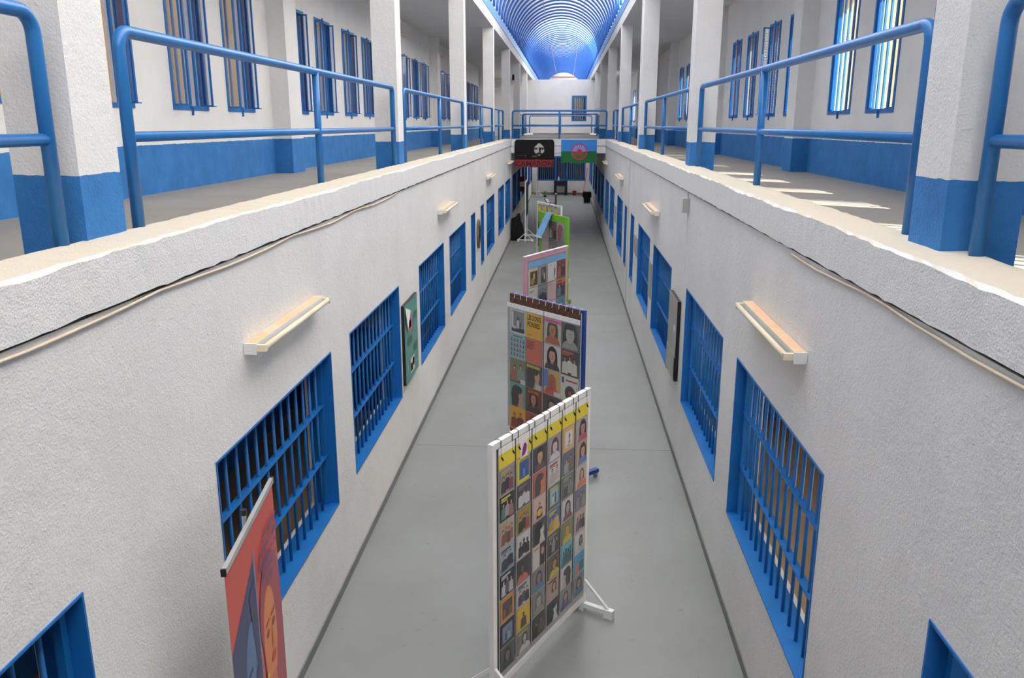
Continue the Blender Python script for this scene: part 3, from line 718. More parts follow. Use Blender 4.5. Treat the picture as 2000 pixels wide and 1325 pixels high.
def frame_stand(b, label, mat, hgt, band=0.045, feet='tee', zb=0.14, fl_=0.27, group='display boards down the corridor'):
    t = thing('display_board', label, 'display board', (b['x'], b['y'], 0), b['rz'], group); w_ = b['w']
    for x in (0.0, w_ - band):
        MB().box((x, -0.02, 0.0 if feet == 'tee' else 0.1), (x + band, 0.02, hgt)).obj('post', mat, t)
    MB().box((band, -0.02, hgt - band), (w_ - band, 0.02, hgt)).obj('top_rail', mat, t)
    MB().box((band, -0.02, zb), (w_ - band, 0.02, zb + band)).obj('bottom_rail', mat, t)
    for x in (band / 2, w_ - band / 2):
        if feet == 'tee':
            for s in (-1, 1):
                ft = MB().box((x - 0.022, s * 0.0205, 0.035), (x + 0.022, s * 0.26, 0.075)).box((x - 0.024, s * 0.21, 0.0), (x + 0.024, s * 0.29, 0.08)).obj('foot', mat, t)
                d = 0.012
                MB().add([(x - d, s * 0.0205, 0.26), (x + d, s * 0.0205, 0.26), (x + d, s * 0.0205, 0.295), (x - d, s * 0.0205, 0.295), (x - d, s * 0.225, 0.0755), (x + d, s * 0.225, 0.0755), (x + d, s * 0.255, 0.0755), (x - d, s * 0.255, 0.0755)],
                         [(0, 1, 2, 3), (7, 6, 5, 4), (0, 4, 5, 1), (1, 5, 6, 2), (2, 6, 7, 3), (3, 7, 4, 0)]).obj('brace', mat, ft)
        else:
            ft = MB().box((x - 0.03, -fl_, 0.055), (x + 0.03, fl_, 0.10)).obj('foot', mat, t)
            for s in (-1, 1): MB().tube([(x - 0.014, s * (fl_ - 0.03), 0.027), (x + 0.014, s * (fl_ - 0.03), 0.027)], 0.027, 12).obj('caster', 'galvanised', ft)
    return t
# ---- front board: white plastic frame, six strips of small sleeves
B = board_place((-0.465, 5.093), (0.218, 6.377))
t = frame_stand(B, 'white plastic display board at the front, hung with strips of small record sleeves', 'white_pvc', 2.0, 0.045, 'tee', 0.095)
MB().box((0.045, -0.004, 0.145), (B['w'] - 0.045, 0.004, 1.955)).obj('backing_sheet', 'pocket_plastic', t)
n1 = 6; pit = (B['w'] - 0.10) / n1; sw = 0.182
for c in range(n1):
    x = 0.055 + pit * c + (pit - 0.205) / 2
    st = MB().box((x, -0.024, 0.20), (x + 0.205, -0.021, 1.925)).obj('pocket_strip', 'pocket_plastic', t)
    MB().box((x, -0.0275, 1.80), (x + 0.205, -0.0245, 1.905)).obj('header_card', 'yellow_card', t)
    MB().box((x, -0.0275, 1.906), (x + 0.205, -0.0245, 1.953)).obj('hem', 'paper_white', t)
    for q in (0.03, 0.175):
        MB().tube([(x + q, -0.026, 1.875), (x + q, -0.0255, 2.005), (x + q, 0.0, 2.012), (x + q, 0.024, 2.0), (x + q, 0.024, 1.9)], 0.0028, 6).obj('tie', 'wire_dark', t)
        MB().tube([(x + q, -0.029, 1.885), (x + q + 0.018, -0.031, 1.86)], 0.006, 6).obj('clip', 'black_plastic', t)
    if c == 1:
        MB().poly([(x + 0.05, -0.0285, 1.77), (x + 0.15, -0.0285, 1.77), (x + 0.15, -0.0285, 1.91), (x + 0.05, -0.0285, 1.91)], (232, 232, 236)).poly([(x + a, -0.029, z) for a, z in [(0.065, 1.79), (0.085, 1.80), (0.11, 1.80), (0.135, 1.83), (0.14, 1.86), (0.12, 1.89), (0.095, 1.885), (0.08, 1.85)]], (142, 40, 130)).obj('sticker', 'print', t)
SK = (200, 156, 128); BW = (196, 194, 192); DK = (34, 32, 34)
ART1 = [
 [('mauve group', A_group((150, 136, 142), [(60, 40, 44), (40, 34, 40), (120, 60, 70)], SK, (190, 180, 60))), ('black and yellow', A_group((26, 28, 30), [(70, 130, 110), (170, 160, 160), (150, 110, 100)], SK, (226, 214, 60))), ('beige group', A_group((186, 172, 158), [(140, 70, 60), (120, 84, 60), (90, 60, 60), (150, 90, 70)], SK, (206, 160, 110))), ('pale blue', A_group((160, 176, 190), [(50, 56, 64), (40, 44, 50)], BW, (60, 70, 80), (120, 150, 180))), ('black and white', A_group((24, 26, 34), [(200, 200, 204), (90, 92, 100), (190, 190, 196)], BW, (210, 210, 214))), ('orange bordered', A_frame((196, 130, 70), (70, 64, 56), [(150, 70, 60), (60, 52, 44), (110, 100, 70)])), ('navy', A_frame((38, 34, 52), (110, 130, 150), [(50, 60, 84), (150, 160, 180)])), ('dark green', A_portrait((70, 78, 76), (40, 42, 42), (120, 112, 106), (60, 64, 62)))],
 [('yellow and blue', A_frame((236, 214, 30), (44, 74, 150), [(96, 150, 200)]) + [(rect(0.9, 1, 0, 1), (30, 56, 130))]), ('dark trio', A_group((66, 62, 64), [(206, 210, 214), (200, 204, 208), (210, 212, 214)], (110, 80, 70), (120, 112, 100))), ('olive group', A_group((150, 140, 60), [(50, 42, 44), (60, 44, 40), (150, 60, 60)], SK, (206, 130, 50))), ('white silhouette', A_group((206, 202, 204), [(36, 36, 42), (40, 40, 48), (34, 34, 40)], (60, 58, 60))), ('plain black', A_portrait((52, 54, 58), (34, 34, 36), (120, 90, 80), (206, 100, 70), 0.4, 0.7)), ('white lettered', A_group((190, 192, 196), [(60, 60, 66), (80, 80, 86), (50, 50, 56)], BW, (60, 62, 68))), ('plain yellow', A_group((214, 172, 50), [(60, 52, 36)], (70, 60, 40))), ('grey figure', A_portrait((120, 116, 108), (60, 58, 56), BW, (210, 210, 206), 0.6, 0.8, (190, 180, 60)))],
 [('brown portrait', A_portrait((64, 60, 68), (48, 34, 28), (206, 164, 120), (90, 70, 60), 0.5, 1.25)), ('orange and black', A_profile((206, 92, 66), (64, 62, 66), (200, 120, 80))), ('pink guitarist', A_group((214, 176, 166), [(40, 36, 44)], SK) + [(ell(0.5, 0.3, 0.2, 0.16), (224, 184, 50))]), ('black and white profile', A_profile((70, 70, 74), (30, 30, 34), (206, 204, 206))), ('white and orange', [(rect(0, 1, 0, 1), (206, 200, 196)), (rect(0.55, 1, 0, 1), (50, 46, 50)), (ell(0.78, 0.62, 0.12, 0.18), SK), (rect(0.05, 0.45, 0.86, 0.94), (206, 110, 70))]), ('grey and blue', A_portrait((120, 120, 124), (60, 56, 60), (150, 110, 100), (60, 120, 160))), ('grey green portrait', A_portrait((128, 130, 122), (96, 98, 92), (164, 164, 156), (140, 142, 134), 0.5, 1.2)), ('dark brown', A_group((58, 52, 50), [(40, 36, 36), (90, 76, 66)], (150, 130, 110)))],
 [('mauve portrait', A_portrait((164, 148, 156), (96, 62, 70), (206, 196, 198), (216, 214, 216), 0.5, 1.2)), ('white lettered pair', A_group((216, 210, 210), [(190, 170, 170), (200, 184, 184)], (206, 140, 110), (150, 60, 60))), ('green and yellow', A_frame((90, 104, 76), (150, 190, 210), [(206, 206, 196), (60, 80, 120)]) + [(rect(0.1, 0.8, 0.88, 0.97), (214, 196, 50))]), ('blue and yellow', A_group((86, 110, 160), [(190, 150, 60), (206, 180, 120)], SK, (222, 196, 40), (222, 196, 40))), ('grey group', A_group((80, 78, 76), [(40, 40, 42), (150, 146, 140), (60, 58, 58)], BW, (150, 146, 140))), ('brown and yellow', A_portrait((90, 82, 70), (70, 50, 40), (190, 130, 100), (196, 180, 70), 0.6)), ('pink lettered', A_portrait((176, 140, 130), (50, 48, 48), (196, 160, 140), (176, 150, 140), 0.6, 0.8, (50, 44, 44))), ('black with white figure', A_profile((44, 46, 50), (36, 36, 40), (206, 206, 204)))],
 [('orange bordered white', [(rect(0, 1, 0, 1), (222, 176, 96)), (rect(0.16, 0.84, 0.16, 0.86), (226, 224, 220)), ([(0.45, 0.3), (0.6, 0.34), (0.54, 0.5), (0.62, 0.66), (0.5, 0.78), (0.46, 0.6), (0.5, 0.46)], (60, 60, 80)), (rect(0.34, 0.66, 0.2, 0.24), (70, 70, 76))]), ('grey blue', A_group((92, 98, 108), [(150, 160, 170), (120, 100, 90)], SK)), ('green grey', A_group((108, 116, 108), [(70, 76, 74), (130, 132, 124)], (150, 150, 140), (160, 164, 150))), ('white portrait', A_portrait((206, 204, 206), (60, 60, 64), (176, 176, 170), (120, 70, 90))), ('olive portrait', A_portrait((120, 130, 90), (140, 110, 50), (206, 160, 100), (206, 184, 60))), ('sky blue', A_group((104, 180, 206), [(60, 100, 120), (50, 90, 110), (60, 96, 110), (56, 90, 100)], (60, 80, 80), None, (80, 116, 90))), ('white dark haired', A_profile((206, 204, 202), (60, 58, 58), (176, 170, 164), True)), ('grey and navy', A_portrait((130, 132, 138), (60, 60, 70), (190, 140, 120), (70, 90, 130), 0.45, 0.85))],
 [('lilac portrait', A_portrait((176, 168, 176), (40, 34, 44), (190, 130, 120), (196, 80, 90), 0.55, 1.25)), ('tan and blue', A_portrait((190, 160, 130), (60, 46, 40), (200, 150, 120), (80, 130, 200), 0.6, 1.2)), ('beige portrait', A_portrait((206, 190, 180), (110, 76, 66), (216, 176, 156), (226, 110, 90), 0.55, 0.85)), ('purple grey', A_group((120, 118, 130), [(140, 140, 150), (110, 108, 120), (150, 150, 156)], (160, 160, 164), (120, 120, 190))), ('beige trio', A_group((196, 176, 166), [(110, 90, 110), (90, 80, 96), (70, 64, 80)], (130, 90, 76))), ('white and grey', A_portrait((206, 204, 206), (80, 76, 86), (150, 146, 150), (190, 188, 190), 0.6, 0.7)), ('bright blue pair', A_group((60, 160, 210), [(206, 110, 100), (50, 110, 100)], SK, None)), ('grey portrait', A_portrait((128, 126, 132), (50, 48, 50), (166, 140, 126), (70, 110, 140)))],
]
for c in range(n1):
    x = 0.055 + pit * c + (pit - sw) / 2
    for r_ in range(8):
        z = 1.785 - 0.197 * r_ - sw
        nm, art = ART1[c][r_]
        let = [('LOS CHAV', 0.2, 0.88, 0.88, 0.97, (30, 40, 90))] if (c, r_) == (1, 0) else None
        sleeve(B, x, z, sw, sw, -0.0245, art, '%s small record sleeve, row %s, strip %s of the front white board' % (nm, ORD[r_], ORD[c]), 'small sleeves on the front board', let)
# ---- second board: navy wheeled frame, brown cloth, large sleeves
B = board_place((-0.63, 9.944), (0.25, 8.985))
t = frame_stand(B, 'navy wheeled display board draped in brown patterned cloth with large record sleeves', 'navy_frame', 2.05, 0.035, 'caster', 0.2)
MB().box((0.0, -0.027, 0.28), (B['w'] - 0.045, -0.0215, 2.045)).obj('cloth', 'brown_cloth', t)
for x in [0.09 + 0.115 * k for k in range(11)]:
    MB().tube([(x, -0.03, 2.0), (x + 0.004, -0.028, 2.055), (x + 0.012, 0.0, 2.062), (x + 0.012, 0.026, 2.0)], 0.0028, 6).obj('tie', 'white_pvc', t)
xs2 = [0.02, 0.325, 0.655, 0.955]
for a, b_ in ((-0.035, 0.635), (0.65, 1.255)):
    MB().box((a, -0.034, 0.33), (b_, -0.031, 1.925)).obj('pocket_sheet', 'pocket_plastic', t)
    MB().box((a, -0.036, 1.88), (b_, -0.0305, 1.935)).obj('hem', 'paper_white', t)
    for q in range(5): MB().tube([(a + 0.08 + q * 0.12, -0.0362, 1.907), (a + 0.08 + q * 0.12, -0.0375, 1.907)], 0.006, 8).obj('eyelet', 'galvanised', t)
dance = [(rect(0, 1, 0, 1), (140, 184, 196)), (rect(0.2, 0.8, 0.92, 0.95), (60, 70, 90))]
for rr_ in range(4):
    for cc in range(5):
        x = 0.12 + cc * 0.19; z = 0.70 - rr_ * 0.2
        dance += [([(x - 0.05, z), (x + 0.06, z + 0.02), (x + 0.02, z + 0.11), (x - 0.02, z + 0.1)], (176, 56, 62)), (ell(x, z + 0.13, 0.018, 0.025, 8), (40, 30, 30))]
ART2 = [
 [('white bordered grey', [(rect(0, 1, 0, 1), (206, 206, 202)), (rect(0.1, 0.92, 0.08, 0.94), (132, 136, 144)), (rect(0.1, 0.92, 0.08, 0.26), (70, 74, 74)), (ell(0.52, 0.42, 0.08, 0.2), (206, 206, 200)), (ell(0.52, 0.64, 0.05, 0.07), (60, 50, 46)), (ell(0.66, 0.4, 0.05, 0.14), (70, 60, 60)), (ell(0.3, 0.26, 0.14, 0.06), (196, 196, 192)), (rect(0.12, 0.22, 0.24, 0.9), (216, 216, 212))]), ('blue dancer-patterned', dance), ('olive landscape', A_group((128, 122, 92), [(170, 96, 76), (120, 150, 140)], (196, 186, 160), None, (84, 80, 68)) + [(rect(0.68, 1, 0, 0.2), (206, 206, 200))]), ('teal with black hair', A_profile((92, 150, 150), (44, 46, 44), (186, 140, 116))), ('orange couple', A_group((226, 160, 46), [(140, 54, 40), (120, 40, 40)], (206, 150, 110)))],
 [('yellow lettered', [(rect(0, 1, 0, 1), (224, 172, 60))]), ('red orange lettered', A_text((206, 104, 78), (120, 60, 46), 6, 0.06, 0.92, 0.5)), ('dark yellow-titled', A_profile((70, 70, 88), (52, 50, 50), (196, 150, 116)) + [(rect(0.62, 1, 0.02, 0.22), (186, 188, 188))] + [(rect(0.06 + 0.085 * k, 0.125 + 0.085 * k, 0.84 + 0.02 * (k % 2), 0.96), (206, 200, 50)) for k in range(10)]), ('dark red portrait', A_portrait((112, 46, 44), (40, 32, 32), (186, 120, 90), (60, 40, 40), 0.5, 1.0)), ('crimson', A_portrait((150, 50, 54), (60, 34, 36), (196, 130, 110), (90, 40, 44)))],
 [('pink green-haired portrait', A_portrait((196, 188, 170), (50, 84, 70), (186, 126, 90), (180, 90, 70), 0.5, 1.2) + [(rect(0, 1, 0.84, 1), (220, 110, 160)), (rect(0.15, 0.85, 0.9, 0.93), (120, 60, 80))]), ('white curly-haired', A_portrait((208, 206, 204), (46, 36, 36), (200, 150, 130), (60, 56, 58), 0.5, 1.15)), ('blue and ochre', A_portrait((196, 164, 92), (176, 84, 60), (186, 80, 62), (196, 70, 60), 0.5, 0.9) + [(rect(0, 0.3, 0.3, 1), (86, 116, 176)), (rect(0.62, 1, 0.02, 0.2), (206, 206, 204))]), ('dark portrait', A_portrait((64, 60, 60), (44, 40, 40), (176, 140, 110), (50, 46, 46))), ('brown', A_group((90, 70, 56), [(50, 40, 36), (120, 80, 60)], SK))],
 [('grey green drawn face', A_portrait((92, 98, 92), (56, 60, 58), (176, 178, 160), (150, 152, 136), 0.5, 1.5)), ('black with white suits', A_group((70, 66, 66), [(206, 204, 192), (210, 208, 196), (204, 202, 190)], (150, 120, 100), (196, 90, 60))), ('cream with vinyl disc', [(rect(0, 1, 0, 1), (206, 204, 190)), (ell(0.55, 0.34, 0.3, 0.3, 24), (44, 42, 44)), (ell(0.55, 0.34, 0.1, 0.1, 16), (176, 50, 50)), (rect(0.3, 0.95, 0.8, 0.86), (176, 50, 56)), (rect(0.06, 0.2, 0.7, 0.94), (60, 84, 130))]), ('grey group', A_group((120, 120, 122), [(60, 60, 64), (70, 70, 76)], BW)), ('tan', A_portrait((186, 160, 126), (60, 50, 44), SK, (110, 90, 70)))],
]
for c in range(4):
    for r_ in range(5):
        nm, art = ART2[c][r_]
        let = {(1, 0): [('LES DONES', 0.1, 0.92, 0.72, 0.93, (70, 54, 36)), ('PIONERES', 0.1, 0.86, 0.45, 0.66, (70, 54, 36)), ('-', 0.12, 0.4, 0.12, 0.135, (90, 70, 40))], (1, 3): [('LA CHUNGA', 0.16, 0.84, 0.82, 0.93, (214, 150, 50))]}.get((c, r_))
        sleeve(B, xs2[c], 1.565 - 0.312 * r_, 0.297, 0.302, -0.0345, art, '%s large record sleeve, row %s, column %s of the brown cloth board' % (nm, ORD[r_], ORD[c]), 'large sleeves on the cloth board', let)
# ---- third board: pink frame
B = board_place((-0.623, 13.036), (0.051, 14.331))
t = frame_stand(B, 'pink framed display board with large sleeves, third along the corridor', 'pink_frame', 2.0, 0.075, 'caster', 0.2, 0.14)
MB().box((0.075, -0.012, 0.245), (B['w'] - 0.075, 0.012, 1.925)).obj('panel', 'pocket_plastic', t)
MB().box((0.085, -0.024, 1.80), (B['w'] - 0.03, -0.0205, 1.90)).obj('hem', 'light_blue_paper', t)
MB().box((-0.005, -0.025, 2.0005), (B['w'] + 0.005, 0.025, 2.012)).obj('cap', 'paper_white', t)
ART3 = [
 [('cream with dark picture', [(rect(0, 1, 0, 1), (206, 198, 170)), (rect(0.2, 0.96, 0.06, 0.82), (54, 46, 40)), (ell(0.45, 0.3, 0.2, 0.2), (150, 110, 80)), (ell(0.6, 0.55, 0.1, 0.2), (206, 160, 60))]), ('cream', A_text((200, 198, 186), (90, 90, 88), 2, 0.1, 0.85, 0.5)), ('beige', A_group((190, 180, 160), [(90, 70, 60), (60, 50, 50)], SK))],
 [('grey with dark group', [(rect(0, 1, 0, 1), (150, 146, 144))] + [(rect(0.3, 0.85, 0.04, 0.9), (52, 46, 46)), (ell(0.5, 0.6, 0.08, 0.2), (140, 120, 110)), (ell(0.66, 0.4, 0.07, 0.2), (190, 186, 180))]), ('black and white group', A_group((120, 130, 132), [(34, 36, 44), (30, 32, 40), (40, 42, 48)], (120, 124, 126))), ('grey', A_text((160, 160, 160), (70, 70, 72), 4))],
 [('white with small figure', [(rect(0, 1, 0, 1), (222, 222, 222)), ([(0.7, 0.2), (0.8, 0.24), (0.86, 0.55), (0.8, 0.78), (0.72, 0.6)], (40, 44, 70)), (ell(0.78, 0.84, 0.04, 0.05), (60, 50, 50)), (ell(0.8, 0.1, 0.05, 0.04), (40, 44, 60)), (rect(0.1, 0.5, 0.84, 0.88), (170, 170, 170))]), ('plain pink lettered', A_text((206, 176, 178), (170, 130, 136), 2, 0.1, 0.92, 0.4)), ('pale pink', A_text((200, 180, 180), (170, 140, 140), 3, 0.1, 0.9, 0.6))],
 [('dark red pair', A_group((110, 44, 44), [(170, 80, 60), (60, 30, 40)], (196, 110, 80), None, (60, 84, 104))), ('orange topped', A_group((90, 40, 48), [(60, 130, 150), (40, 40, 60)], SK) + [(rect(0, 1, 0.78, 1), (226, 110, 40)), (rect(0.1, 0.6, 0.84, 0.94), (110, 50, 30))]), ('blue group', A_group((60, 130, 160), [(40, 50, 70), (130, 90, 80)], (150, 110, 90)))],
]
for c in range(4):
    for r_ in range(3):
        nm, art = ART3[c][r_]
        sleeve(B, 0.09 + 0.325 * c, 1.485 - 0.325 * r_, 0.31, 0.31, -0.0205, art, '%s large sleeve, row %s, column %s of the pink framed board' % (nm, ORD[r_], ORD[c]), 'sleeves on the pink board')
# ---- fourth board: green frame with a leaflet hung over it
B = board_place((-0.587, 20.272), (0.102, 18.834))
t = frame_stand(B, 'bright green framed display board with a blue leaflet hung over its top', 'green_frame', 2.0, 0.15, 'caster', 0.2, 0.12)
MB().box((0.15, -0.012, 0.245), (B['w'] - 0.15, 0.012, 1.85)).obj('panel', 'pocket_plastic', t)
ART4 = [[('beige', A_text((196, 186, 170), (150, 130, 110), 2)), ('plain pink', A_text((206, 184, 182), (186, 150, 150), 1, 0.1, 0.5, 0.3)), ('beige lower', A_text((190, 180, 170), (120, 110, 100), 4))],
        [('brown group', A_group((92, 82, 76), [(206, 190, 180), (150, 60, 56), (60, 50, 50)], SK)), ('grey brown', A_group((110, 104, 98), [(150, 146, 140), (80, 76, 74)], BW)), ('brown lower', A_portrait((120, 110, 100), (50, 46, 44), SK, (90, 90, 90)))],
        [('red and grey', A_profile((170, 172, 172), (150, 70, 66), (120, 126, 124))), ('grey shard', [(rect(0, 1, 0, 1), (120, 126, 124)), ([(0, 0), (0.5, 0.2), (0.3, 0.8)], (206, 206, 204)), ([(0.6, 0.5), (1, 0.6), (0.9, 0.95)], (214, 214, 212))]), ('grey lower', A_text((150, 150, 150), (70, 70, 70), 5))]]
for c in range(3):
    for r_ in range(3):
        nm, art = ART4[c][r_]
        sleeve(B, 0.165 + 0.425 * c, 1.42 - 0.43 * r_, 0.41, 0.41, -0.0205, art, '%s sleeve, row %s, column %s of the green framed board' % (nm, ORD[r_], ORD[c]), 'sleeves on the green board')
c_, s_2 = math.cos(B['rz']), math.sin(B['rz'])
lf = thing('leaflet', 'long light blue leaflet hung over the top of the green framed board', 'leaflet', (B['x'] + c_ * 0.42, B['y'] + s_2 * 0.42, 1.5), B['rz'])
prof = [(0.035, 0.36), (0.03, 0.508), (-0.03, 0.512), (-0.16, 0.24), (-0.30, -0.02)]
m = MB(); xa, xb = 0.0, 0.34
for (p0, p1) in zip(prof, prof[1:]):
    m.add([(xa, p0[0], p0[1]), (xb, p0[0], p0[1]), (xb, p1[0], p1[1]), (xa, p1[0], p1[1]), (xa, p0[0], p0[1] + 0.004), (xb, p0[0], p0[1] + 0.004), (xb, p1[0], p1[1] + 0.004), (xa, p1[0], p1[1] + 0.004)], [(3, 2, 1, 0), (4, 5, 6, 7), (0, 1, 5, 4), (2, 3, 7, 6), (1, 2, 6, 5), (3, 0, 4, 7)])
m.obj('sheet', 'light_blue_paper', lf)
MB().box((0, -0.32, -0.05), (0.34, -0.29, -0.022)).obj('white_hem', 'paper_white', lf)
# ---- fifth board: white plastic frame with yellow header cards
B = board_place((-0.737, 22.93), (-0.071, 21.5))
t = frame_stand(B, 'white plastic display board with square yellow header cards behind the green board', 'white_pvc', 2.0)
for c, x in enumerate((0.1, 0.42, 0.78, 1.18)):
    MB().box((x - 0.03, -0.024, 0.25), (x + 0.26, -0.021, 1.93)).obj('pocket_strip', 'pocket_plastic', t)
    MB().box((x, -0.0275, 1.76), (x + 0.2, -0.0245, 1.89)).obj('header_card', 'yellow_card', t)
    for r_ in range(4):
        nm, art = (('grey', A_portrait((150, 146, 148), (80, 60, 60), SK, (150, 90, 90))), ('plum', A_frame((90, 80, 96), (60, 56, 70), [(120, 110, 120)])), ('tan', A_group((180, 160, 140), [(90, 70, 60), (60, 50, 56)], SK)), ('dark', A_portrait((60, 60, 62), (40, 40, 40), BW, (90, 90, 92))))[(c + r_) % 4]
        sleeve(B, x, 1.5 - 0.24 * r_, 0.22, 0.22, -0.0245, art, '%s small sleeve, row %s, strip %s of the yellow-headed far board' % (nm, ORD[r_], ORD[c]), 'sleeves on the far white board')
    MB().tube([(x + 0.1, -0.026, 1.86), (x + 0.1, -0.0255, 2.005), (x + 0.1, 0.02, 2.008)], 0.0028, 6).obj('tie', 'wire_dark', t)
# ---- side stands seen edge-on by the left wall
B = {'x': -1.37, 'y': 29.37, 'rz': PI / 2, 'w': 1.4}
t = frame_stand(B, 'white plastic stand seen edge-on by the left wall beside the black bag', 'white_pvc', 2.1)
MB().box((0.06, -0.045, 0.9), (1.34, -0.021, 2.02)).obj('hanging_cloth', 'dark_green_cloth', t)
MB().box((0.06, 0.021, 0.5), (1.34, 0.03, 2.0)).obj('back_cloth', 'navy_frame', t)
B = {'x': -1.62, 'y': 48.3, 'rz': PI / 2, 'w': 1.1}
t = frame_stand(B, 'white plastic stand seen edge-on in the far left corner', 'white_pvc', 1.95)
MB().box((0.06, -0.03, 0.3), (1.04, -0.021, 1.9)).obj('cloth', 'pocket_plastic', t)

# ------------------------------------------------------------------ roll-up banner
L_, R_ = (-1.503, 3.26), (-1.632, 4.252)
bw = math.hypot(R_[0] - L_[0], R_[1] - L_[1]); rz = math.atan2(R_[1] - L_[1], R_[0] - L_[0])
t = thing('roll_up_banner', 'red roll-up banner with two tinted portraits before the left barred window', 'banner', (L_[0], L_[1], 0), rz)
MB().box((0.0, -0.011, 2.082), (bw, 0.011, 2.112)).obj('top_clamp', 'alu', t)
for xx in (-0.012, bw + 0.0005): MB().box((xx, -0.012, 2.079), (xx + 0.0115, 0.012, 2.115)).obj('clamp_end', 'black_plastic', t)
MB().box((-0.02, -0.1, 0.0), (bw + 0.02, 0.1, 0.09)).obj('base', 'alu', t)
MB().tube([(bw / 2, 0.03, 0.09), (bw / 2, 0.03, 2.13)], 0.012, 10).obj('pole', 'alu', t)
MB().tube([(bw / 2, 0.03, 2.1305), (bw / 2, 0.03, 2.16)], 0.016, 10).obj('pole_tip', 'black_plastic', t)
RED, NV = (204, 78, 70), (58, 62, 104)
m = MB(); m.box((0.0, -0.0002, 0.09), (bw, 0.001, 2.075), (196, 196, 194)); m.poly([(0, -0.0008, 0.09), (bw, -0.0008, 0.09), (bw, -0.0008, 2.075), (0, -0.0008, 2.075)], RED); yb = [-0.0016]
def ban(pts, c): m.poly([(x * bw, yb[0], z) for x, z in pts], c); yb[0] -= 0.0003
ban([(0.0, 1.66), (0.48, 1.90), (0.48, 0.1), (0.0, 0.1)], NV)
ban([(0.475, 1.92), (0.50, 1.94), (0.50, 0.1), (0.475, 0.1)], (110, 140, 180))
ban([(x, z) for x, z in ell(0.33, 1.20, 0.16, 0.42, 20)], (84, 112, 156)); ban(ell(0.26, 1.28, 0.05, 0.06, 12), (40, 44, 84)); ban(ell(0.40, 1.28, 0.045, 0.05, 12), (40, 44, 84)); ban(rect(0.22, 0.31, 1.36, 1.385), (40, 44, 84))
ban([(0.34, 1.75), (0.475, 1.8), (0.475, 0.4), (0.42, 0.6), (0.41, 1.3)], (48, 50, 92)); ban([(0.0, 0.6), (0.2, 0.85), (0.45, 0.7), (0.45, 0.1), (0.0, 0.1)], (66, 80, 124))
ban([(0.54, 1.3)] + ell(0.75, 1.42, 0.25, 0.36, 18, PI, 0) + [(0.99, 0.9), (0.9, 0.5), (0.56, 0.9)], (158, 60, 76))
ban(ell(0.70, 1.30, 0.145, 0.30, 20), (214, 126, 70)); ban([(0.62, 1.08), (0.76, 1.06), (0.80, 0.76), (0.60, 0.74)], (196, 108, 64))
ban([(0.50, 0.1), (0.50, 0.66), (0.62, 0.80), (0.80, 0.80), (0.99, 0.72), (0.99, 0.1)], (206, 72, 66))
for cx_ in (0.645, 0.775): ban(ell(cx_, 1.345, 0.035, 0.022, 10), (120, 50, 44)); ban(rect(cx_ - 0.045, cx_ + 0.045, 1.40, 1.418), (120, 60, 40))
ban(ell(0.735, 1.155, 0.055, 0.03, 12), (190, 56, 56)); ban([(0.71, 1.22), (0.75, 1.22), (0.735, 1.36)], (190, 104, 60))
ban(ell(0.565, 1.07, 0.035, 0.085, 16), (226, 190, 60)); ban(ell(0.565, 1.07, 0.02, 0.06, 16), (190, 66, 64)); ban([(0.55, 0.99), (0.58, 0.99), (0.57, 0.90)], (226, 190, 60))
rt = random.Random(11)
for k, (x0, x1) in enumerate(((0.66, 0.97), (0.58, 0.97), (0.53, 0.90), (0.53, 0.84), (0.60, 0.72))):
    x = x0; z = 1.885 - 0.055 * k
    while x < x1:
        ww = rt.choice((0.022, 0.028, 0.034))
        ban(rect(x, x + 0.008, z, z + 0.04), (84, 60, 122)); ban(rect(x, x + ww, z + rt.choice((0.0, 0.016, 0.032)), z + 0.04), (84, 60, 122)); x += ww + 0.012
m.obj('print', 'print', t)

# ------------------------------------------------------------------ flags on the bridge
def wave(x, z, a): return a * (math.sin(x * 6.0 + z * 1.5) * 0.5 + math.sin(x * 13 - z * 4) * 0.25)
def cloth(name, x0, x1, z0, z1, y, mat, parent, amp, corner=0.0):
    nx, nz = 26, 18; m = MB(); uv = []
    for j in range(nz + 1):
        for i in range(nx + 1):
            u, v = i / nx, j / nz; x, z = x0 + (x1 - x0) * u, z0 + (z1 - z0) * v
            if corner:
                dx, dz = min(u, 1 - u) * (x1 - x0), (1 - v) * (z1 - z0)
                if dx < corner and dz < corner:
                    k = corner - math.sqrt(max(0, corner ** 2 - (corner - dx) ** 2))
                    z = min(z, z1 - k)
            z += -0.012 * math.sin(PI * u) * v + (0.012 * math.sin(u * 9) * (1 - v))
            m.v.append((x, y - abs(wave(x, z, amp)) - 0.004, z)); uv.append((u, v))
    for j in range(nz):
        for i in range(nx): a = j * (nx + 1) + i; m.f.append([a, a + 1, a + nx + 2, a + nx + 1]); m.c.append(None)
    me = m.mesh(name, mat, True); ul = me.uv_layers.new(name='UVMap')
    for l in me.loops: ul.data[l.index].uv = uv[l.vertex_index]
    return link(name, me, parent)
YF = B0 - 0.055
t = thing('portrait_flag', 'black flag with a pale face and red lettered band hung on the bridge', 'flag', (0, YF, 0))
cloth('cloth', -1.80, -0.39, 2.56, 3.52, 0.0, 'black_cloth', t, 0.012, 0.1)
m = MB()
def fp(pts, c, dy=0.02): m.poly([(-1.79 + 1.39 * x, -dy - 0.0, 2.56 + 0.96 * z) for x, z in pts], c)
fp(rect(0.005, 0.995, 0.0, 0.265), (150, 26, 30), 0.019)
fp([(0.495, 0.60), (0.50, 0.70), (0.52, 0.755), (0.565, 0.80), (0.59, 0.85), (0.62, 0.865), (0.66, 0.84), (0.695, 0.79), (0.73, 0.74), (0.735, 0.70), (0.75, 0.62), (0.745, 0.56), (0.71, 0.49), (0.64, 0.50), (0.60, 0.465), (0.55, 0.47), (0.51, 0.53)], (196, 192, 180), 0.020)
